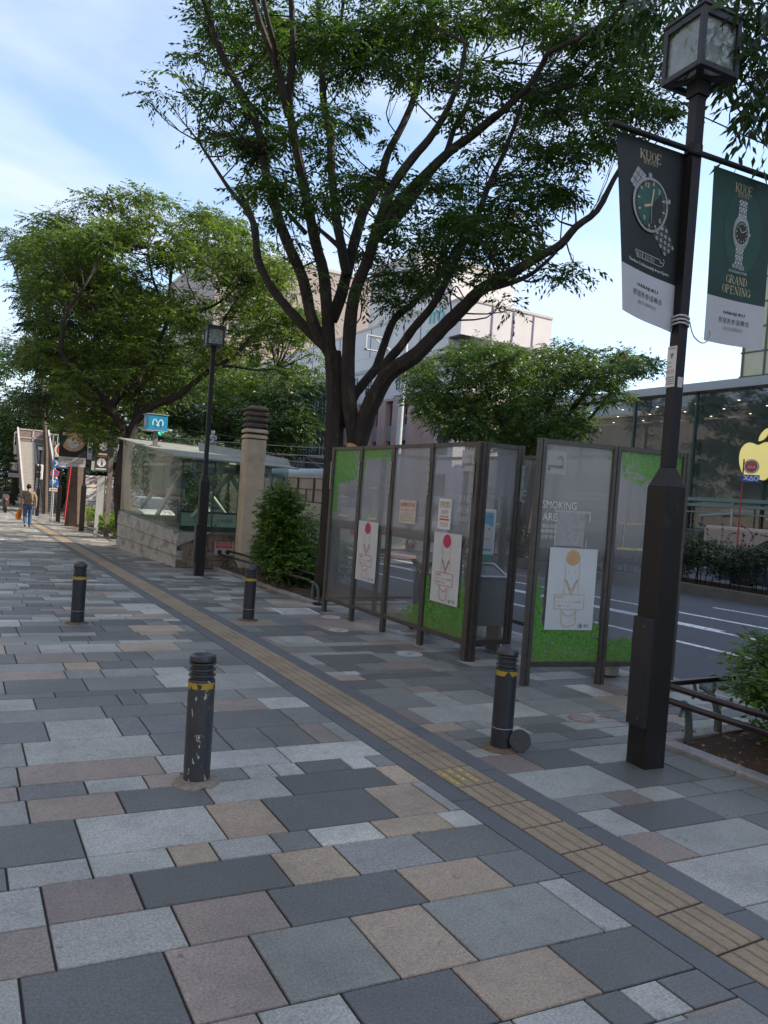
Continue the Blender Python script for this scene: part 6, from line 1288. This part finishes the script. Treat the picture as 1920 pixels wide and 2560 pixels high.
# shrubs
def shrub(lab,ells,L_,lm,seed,dens=520,cat='shrub',grp=None,m=8,ln=.2,wid=.42,droop=.0,name='shrub'):
    x,y=ells[0][0],ells[0][1]; t=empty(name,(x,y,gz(y)),lab,cat,grp); rng=np.random.default_rng(seed); C=[];R=[]
    for (ex,ey,ez,rx,ry,rz,n) in ells:
        d=unit(rng.normal(size=(n,3)))*(rng.random((n,1))**.35); C+=list(np.array([ex,ey,ez])+d*np.array([rx,ry,rz])); R+=[.13]*n
    C=np.array(C); foliage('foliage',C-np.array(t.location),R,dens,L_,lm,seed,t,m=m,length=ln,droop=droop,wid=wid)
    mb=MB(); 
    for c in C[::4]: mb.tube([(rng.normal()*.1,rng.normal()*.1,0),tuple((c-np.array(t.location))*np.array([.5,.5,.5])),tuple(c-np.array(t.location))],[.014,.009,.003],4,cap=False)
    mb.build('stems',m_bark,t); return t
g=gz(13)
shrub('tall rounded glossy green bush behind the tubular rails and pillar foot',[(5.35,13.25,g+1.15,.40,.42,.74,300),(5.35,13.25,g+.7,.48,.43,.5,140)],.07,lm_bush,71,ln=.13,m=6,wid=.5)
shrub('lower spreading green bush at the foot of the tall rounded bush',[(5.55,12.7,g+.45,.60,.6,.32,120),(6.1,12.6,g+.55,.35,.5,.45,60),(5.65,14.3,g+.45,.30,.6,.35,90)],.07,lm_bush,72,ln=.14,m=6,wid=.5)
shrub('small leafy bush between the big trunk and the tall bush',[(6.05,13.5,g+.95,.3,.3,.5,50)],.06,lm_bush,73)
shrub('glossy green bush at the right edge behind the steel rails',[(5.85,3.42,.53,.55,.42,.30,85),(5.6,3.0,.38,.35,.4,.22,40),(6.4,3.3,.62,.5,.6,.35,50)],.085,lm_bush,74,dens=620,m=8,ln=.20,wid=.34)
shrub('little leafy shoots low in the bed at the bottom right edge',[(5.35,3.05,.16,.16,.22,.10,14)],.08,lm_bush,75,dens=500,ln=.18,wid=.34)
for i,(x,y,z,rx,ry,rz,n) in enumerate([(5.3,31,gz(31)+.42,.9,1.6,.42,60),(4.95,28.6,gz(28)+.40,.45,.7,.38,30),(5.0,36,gz(36)+.4,.5,1.6,.4,34),(4.8,26.3,gz(26)+.38,.35,.7,.36,26)]):
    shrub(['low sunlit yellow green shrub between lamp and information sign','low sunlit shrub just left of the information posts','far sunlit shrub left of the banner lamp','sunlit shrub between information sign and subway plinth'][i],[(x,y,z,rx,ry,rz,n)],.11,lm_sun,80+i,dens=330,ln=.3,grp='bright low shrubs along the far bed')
shrub('bright shrub seen through the subway entrance glass',[(6.2,24.0,gz(24)+.5,.7,.6,.5,40)],.1,lm_sun,90,dens=150,ln=.3)
for i,(y0,x) in enumerate([(24.5,4.85),(28.2,4.85),(32.,4.85)]):
    rail_set('guard_rail',['low curved rails beside the information posts','low rails behind the banner lamp foot','farthest low rails beneath the bright shrubs'][i],[[(x,y0,gz(y0)+.42),(x,y0+3.2,gz(y0+3.2)+.42)],[(x-.1,y0,gz(y0)+.33),(x-.1,y0+3.2,gz(y0+3.2)+.33)]],[(x-.1,y0+.4,.8,0,.33),(x-.1,y0+1.4,.8,0,.33),(x-.1,y0+2.6,.8,0,.33)])
# ------------------------------------------------------------------ vehicles
m_tyre=mat('tyre',(.02,.02,.02),.8,var=.1); m_rim=mat('rim',(.3,.3,.31),.35,metal=.7,var=0); m_cg=mat('car_glass',(.02,.025,.03),.05,spec=.9,var=0)
def wheel(t,x,y,r=.33,w_=.2,side=1):
    b=MB(); b.M=Matrix.Translation((x,y,r))@Matrix.Rotation(math.pi/2,4,'Y'); b.lathe([(r*.6,-w_/2),(r*.95,-w_/2),(r,-w_*.35),(r,w_*.35),(r*.95,w_/2),(r*.6,w_/2)],24); o=b.build('wheel',m_tyre,t,smooth=True)
    b=MB(); b.M=Matrix.Translation((x,y,r))@Matrix.Rotation(math.pi/2,4,'Y'); b.lathe([(.001,-w_*.42),(r*.62,-w_*.46),(r*.62,w_*.46),(.001,w_*.42)],20); b.build('rim',m_rim,o,smooth=True)
def car(loc,lab,col,rz=0,name='parked_car',Lc=4.4,W=1.72,H=1.45):
    t=empty(name,loc,lab,'car',rz=rz); m=mat('car_'+name+str(len(lab)),col,.25,spec=.6,var=.03); h=W/2
    def ring(y,z0,z1,w0,w1): return [(-w0,y,z0),(w0,y,z0),(w0*1.0,y,(z0+z1)/2),(w1,y,z1),(-w1,y,z1),(-w0*1.0,y,(z0+z1)/2)]
    b=MB(); b.loft([ring(-Lc/2,.35,.62,h*.8,h*.7),ring(-Lc/2+.12,.22,.78,h*.96,h*.86),ring(-Lc*.25,.2,.92,h,h*.92),ring(Lc*.28,.2,.93,h,h*.92),ring(Lc/2-.1,.24,.85,h*.95,h*.86),ring(Lc/2,.38,.7,h*.82,h*.75)]); b.build('body',m,t,smooth=True,bevel=.03)
    b=MB(); b.loft([ring(-Lc*.27,.88,.94,h*.88,h*.84),ring(-Lc*.12,.9,H-.04,h*.88,h*.68),ring(Lc*.2,.9,H-.02,h*.88,h*.68),ring(Lc*.36,.88,.98,h*.86,h*.8)]); b.build('cabin_glass',m_cg,t,smooth=True)
    b=MB(); b.loft([ring(-Lc*.11,H-.06,H-.01,h*.72,h*.6),ring(0,H-.04,H+.02,h*.72,h*.6),ring(Lc*.19,H-.05,H,h*.72,h*.6)]); b.build('roof',m,t,smooth=True)
    for x in (-h+.08,h-.08):
        for y in (-Lc*.31,Lc*.31): wheel(t,x,y)
    for x in (-h*.65,h*.65): b=MB(); b.box(x-.15,-Lc/2-.01,.6,x+.15,-Lc/2+.06,.72); b.build('headlight',m_pls,t,bevel=.01); b=MB(); b.box(x-.15,Lc/2-.06,.66,x+.15,Lc/2+.01,.8); b.build('tail_light',m_red,t,bevel=.01)
    return t
car((19.6,11.6,gz(11)-.1),'dark blue grey car whose roof shows above the median hedge at the right edge',(.06,.075,.10))
car((8.3,44,gz(44)-.1),'small blue car far away beside the white van left of the subway entrance',(.05,.12,.25),name='far_car')
car((8.3,38,gz(38)-.1),'pale silver car seen through the far shrubs',(.45,.46,.47),name='silver_car')
car((20.5,33,gz(33)-.1),'dark car in the far lanes seen through the entrance glass',(.04,.05,.07),name='dark_car')
t=empty('white_van',(7.4,48,gz(48)-.1),'white box van with thin red stripes standing behind the far tree trunk','van'); m_vw=mat('van_white',(.60,.60,.58),.4,var=.05,vs=1)
b=MB(); b.box(-.9,0,.45,.9,3.6,2.45); b.build('box_body',m_vw,t,bevel=.04); b=MB(); b.box(-.86,3.62,.45,.86,5.1,1.3); b.loft([[(-.86,3.62,1.3),(.86,3.62,1.3),(.86,5.0,1.3),(-.86,5.0,1.3)],[(-.8,3.62,2.0),(.8,3.62,2.0),(.8,4.5,2.0),(-.8,4.5,2.0)]]); b.build('cab',m_vw,t,bevel=.03)
b=MB(); 
for z in (.9,2.3,1.72): b.box(-.91,-.006,z,.91,0,z+.05); b.box(-.906,0,z,-.9,3.6,z+.05)
b.build('stripe',m_red,t)
d=Dec(); d.text('急病診療',0,2.05,.22,0,w=1.1); d.build('lettering',planeF((0,-.01,0),(1,0,0),(0,0,1),(0,-1,0)),[m_red],t)
for x in (-.8,.8):
    for y in (.7,4.2): wheel(t,x,y)
t=empty('coach',(12.5,22.3,gz(27)-.1),'cream coach with dark windows and silver roof in the road behind the bushes','bus'); m_co=mat('coach_cream',(.42,.43,.32),.4,var=.04,vs=1); m_si=mat('coach_silver',(.35,.38,.42),.3,metal=.3,var=.05)
def cr(y,w,z0,z1,rd=.15): return [(-w+2.3*0,y,z0),(w,y,z0),(w,y,z1-rd),(w-rd*.6,y,z1),(-w+rd*.6,y,z1),(-w,y,z1-rd)]
b=MB(); b.loft([cr(0,1.15,.35,1.72,.03),cr(9.0,1.15,.35,1.72,.03),cr(9.35,1.08,.4,1.6,.03)]); b.build('lower_body',m_co,t,bevel=.03)
b=MB(); b.loft([cr(0,1.12,2.62,2.98,.2),cr(7.9,1.12,2.62,2.98,.2),cr(8.8,1.05,2.55,2.75,.1),cr(9.3,.95,2.46,2.52,.03)]); b.build('roof',m_si,t,smooth=True)
b=MB(); b.loft([cr(.02,1.10,1.74,2.61,.02),cr(8.2,1.10,1.74,2.61,.02),cr(9.2,1.04,1.62,1.7,.02)]); b.build('saloon_glass',mat('coach_window_glass',(.27,.24,.215),.12,spec=.6,var=.25,vs=1.3),t)
b=MB()
for y in (0.02,1.5,3.0,4.5,6.0,7.3,8.15): b.box(-1.13,y,1.72,-1.10,y+.09,2.63)
for y in (2.2,3.7,5.2,6.6): b.box(-1.125,y,1.72,-1.10,y+.04,2.2)
b.box(-1.125,.1,2.18,-1.10,8.1,2.22); b.box(-1.14,0,1.68,-1.09,9,1.75); b.build('window_pillar',m_dks,t)
for x in (-1.0,1.0):
    for y in (1.6,7.2): wheel(t,x,y,.45,.25)
b=MB(); b.box(-1.05,-.02,.8,-.8,.0,1.1); b.build('tail_light',m_red,t)
# ------------------------------------------------------------------ people
m_skin=mat('skin',(.36,.22,.15),.55,var=.05); m_hair=mat('black_hair',(.012,.010,.010),.5,var=.2,vs=60)
def person(loc,rz,lab,H,pose,shirt,trs,shoe,sleeve=.5,seed=0):
    """pose: joints in a 1.7 m frame, x right, y forward"""
    t=empty('person',loc,lab,'person',rz=rz); s=H/1.7; t.scale=(s,s,s); P=pose
    J=['pelvis','waist','chest','neck','headb','head','shL','elL','wrL','haL','shR','elR','wrR','haR','hipL','knL','anL','toL','hipR','knR','anR','toR']
    E_=[(0,1),(1,2),(2,3),(3,4),(4,5),(2,6),(6,7),(7,8),(8,9),(2,10),(10,11),(11,12),(12,13),(0,14),(14,15),(15,16),(16,17),(0,18),(18,19),(19,20),(20,21)]
    rad=[(.13,.10),(.125,.095),(.145,.10),.052,.055,(.078,.095),.055,.042,.030,(.036,.018),.055,.042,.030,(.036,.018),.085,.058,.040,(.04,.03),.085,.058,.040,(.04,.03)]
    vs=[P[j] for j in J]; me=skin(vs,E_,rad); meshobj('body',me,m_skin,t,None).data.polygons.foreach_set('use_smooth',[True]*len(me.polygons))
    def garment(nm,ids,ed,rr,m,cut=None):
        me=skin([P[J[i]] if isinstance(i,int) else i for i in ids],ed,rr); o=meshobj(nm,me,m,t); me.polygons.foreach_set('use_smooth',[True]*len(me.polygons)); return o
    lerp=lambda a,b,k: tuple(P[a][i]+(P[b][i]-P[a][i])*k for i in range(3))
    eL=lerp('elL','wrL',sleeve) if sleeve>0 else lerp('shL','elL',1+sleeve); eR=lerp('elR','wrR',sleeve) if sleeve>0 else lerp('shR','elR',1+sleeve)
    hem=(P['pelvis'][0],P['pelvis'][1],P['pelvis'][2]-.06)
    ids=[0,1,2,(P['neck'][0],P['neck'][1],P['neck'][2]-.02),6,7,eL,10,11,eR,hem]
    ed=[(0,1),(1,2),(2,3),(2,4),(4,5),(2,7),(7,8),(0,10)]; rr=[(.165,.125),(.155,.12),(.17,.122),.066,.078,.062,.05,.078,.062,.05,(.165,.125)]
    if sleeve>0: ed+=[(5,6),(8,9)]
    else: ids[5]=eL; ids[8]=eR; ids[6]=tuple(V(*eL)+V(0,0,-.01)); ids[9]=tuple(V(*eR)+V(0,0,-.01)); ed+=[(5,6),(8,9)]; rr[5]=rr[8]=.07; rr[6]=rr[9]=.07
    garment('shirt',ids,ed,rr,shirt)
    garment('trousers',[0,14,15,16,18,19,20],[(0,1),(1,2),(2,3),(0,4),(4,5),(5,6)],[(.15,.115),.105,.075,.062,.105,.075,.062],trs)
    for a,b_ in ((16,17),(20,21)): garment('shoe',[tuple(V(*P[J[a]])+V(0,-.04,-.03)),b_],[(0,1)],[(.05,.04),(.045,.03)],shoe)
    hb=P['head']; b=MB(); b.ball((hb[0],hb[1]-.012,hb[2]+.028),.102,14,(.92,1.06,1.02)); b.build('hair',m_hair,t,smooth=True)
    for w_ in ('wrL','wrR'):
        h=V(*P['ha'+w_[2]]); wv=V(*P[w_]); d=unit(h-wv); b=MB(); sx=unit(np.cross(d,V(0,1,0)))
        for i in range(4): o=h+sx*(.012*(i-1.5))+V(0,.01,0); b.tube([o,o+d*.035+V(0,.006,0),o+d*.065+V(0,.018,0)],[.008,.0075,.006],6)
        o=h-d*.03; b.tube([o,o+V(0,.035,0)+d*.02,o+V(0,.04,0)+d*.045],[.01,.009,.007],6); b.build('fingers',m_skin,t,smooth=True)
    b=MB(); hx,hy,hz=hb
    b.ball((hx,hy+.098,hz-.01),.016,8,(.8,1,1.2)); b.ball((hx-.03,hy+.085,hz+.015),.012,8); b.ball((hx+.03,hy+.085,hz+.015),.012,8); b.ball((hx-.082,hy,hz),.022,8,(.4,.8,1.2)); b.ball((hx+.082,hy,hz),.022,8,(.4,.8,1.2)); b.build('face_features',m_skin,t,smooth=True)
    return t
walk=dict(pelvis=(0,0,.93),waist=(0,.01,1.06),chest=(0,.02,1.28),neck=(0,.01,1.45),headb=(0,.03,1.52),head=(0,.045,1.60),shL=(-.19,.0,1.38),elL=(-.27,-.03,1.12),wrL=(-.29,.04,.90),haL=(-.29,.06,.82),shR=(.19,.02,1.38),elR=(.27,-.05,1.13),wrR=(.28,-.02,.90),haR=(.28,-.01,.82),hipL=(-.09,-.01,.86),knL=(-.12,-.10,.50),anL=(-.15,-.42,.19),toL=(-.155,-.36,.07),hipR=(.09,.0,.86),knR=(.10,.05,.47),anR=(.10,.02,.09),toR=(.11,.16,.04))
m_brs=mat('brown_check_shirt',(.19,.145,.095),.85,var=.25,vs=30); m_jean=mat('blue_jeans',(.035,.085,.20),.85,var=.2,vs=12); m_shoe=mat('brown_shoe',(.09,.06,.05),.6)
person((2.32,30.6,gz(30.6)),.12,'person walking away in a brown short sleeved shirt and blue jeans carrying an orange bag',1.60,walk,m_brs,m_jean,m_shoe,-.15)
b=MB(); b.loft([[(-.10,-.03,0),(.10,-.03,0),(.10,.03,0),(-.10,.03,0)],[(-.12,-.04,.15),(.12,-.04,.15),(.12,.04,.15),(-.12,.04,.15)],[(-.10,-.02,.36),(.10,-.02,.36),(.10,.02,.36),(-.10,.02,.36)]]); b.tube(smooth_path([V(-.06,0,.35),V(-.04,0,.44),V(.04,0,.44),V(.06,0,.35)],3),.008,5)
o=b.build('shopping_bag',mat('orange_bag',(.72,.20,.02),.5,var=.06,vs=6),bevel=.01,label='bright orange bag held in the left hand of the walking person',cat='bag'); o.location=(2.0,30.55,gz(30.5)+.30); o.rotation_euler=(0,.25,.9)
stand=dict(walk); stand.update(anL=(-.12,.0,.09),toL=(-.14,.14,.04),knL=(-.11,.03,.48),anR=(.12,-.02,.09),toR=(.14,.12,.04),knR=(.11,.03,.48),elL=(-.28,.02,1.12),wrL=(-.30,.16,.93),haL=(-.30,.20,.86),elR=(.27,.03,1.12),wrR=(.16,.22,1.12),haR=(.10,.27,1.13))
person((5.48,8.35,gz(8.3)),1.9,'person in a white shirt with rolled sleeves and dark trousers standing inside the smoking booth',1.72,stand,mat('white_shirt',(.55,.52,.50),.8,var=.08),mat('dark_trousers',(.03,.032,.04),.85,var=.1),m_dk,.35)
person((25.5,56.9,3.25),2.6,'tiny person in dark clothes crossing the footbridge',1.65,stand,m_dks,m_dk,m_dk,.8)
person((-.42,12.6,gz(12.6)),.1,'person in a dark red jacket just entering at the left edge',1.65,walk,mat('dark_red_jacket',(.16,.02,.025),.8,var=.1),m_jean,m_shoe,.8)
# motorcycle far left
t=empty('motorcycle',(2.35,46,gz(46)),'dark motorcycle parked far away at the left edge','motorcycle'); b=MB(); b.M=None
for y in (-.6,.6): wheel(t,0,y,.3,.12)
b.loft([[(-.12,-.5,.5),(.12,-.5,.5),(.12,-.5,.8),(-.12,-.5,.8)],[(-.18,0,.35),(.18,0,.35),(.18,0,.95),(-.18,0,.95)],[(-.1,.55,.55),(.1,.55,.55),(.1,.55,1.0),(-.1,.55,1.0)]]); b.build('body',m_dks,t,bevel=.04); b=MB(); b.tube([(-.35,.45,1.05),(0,.5,1.1),(.35,.45,1.05)],.02,6); b.ball((0,-.56,.72),.07,8,mi=1); b.build('handlebar',[m_dks,m_red],t)
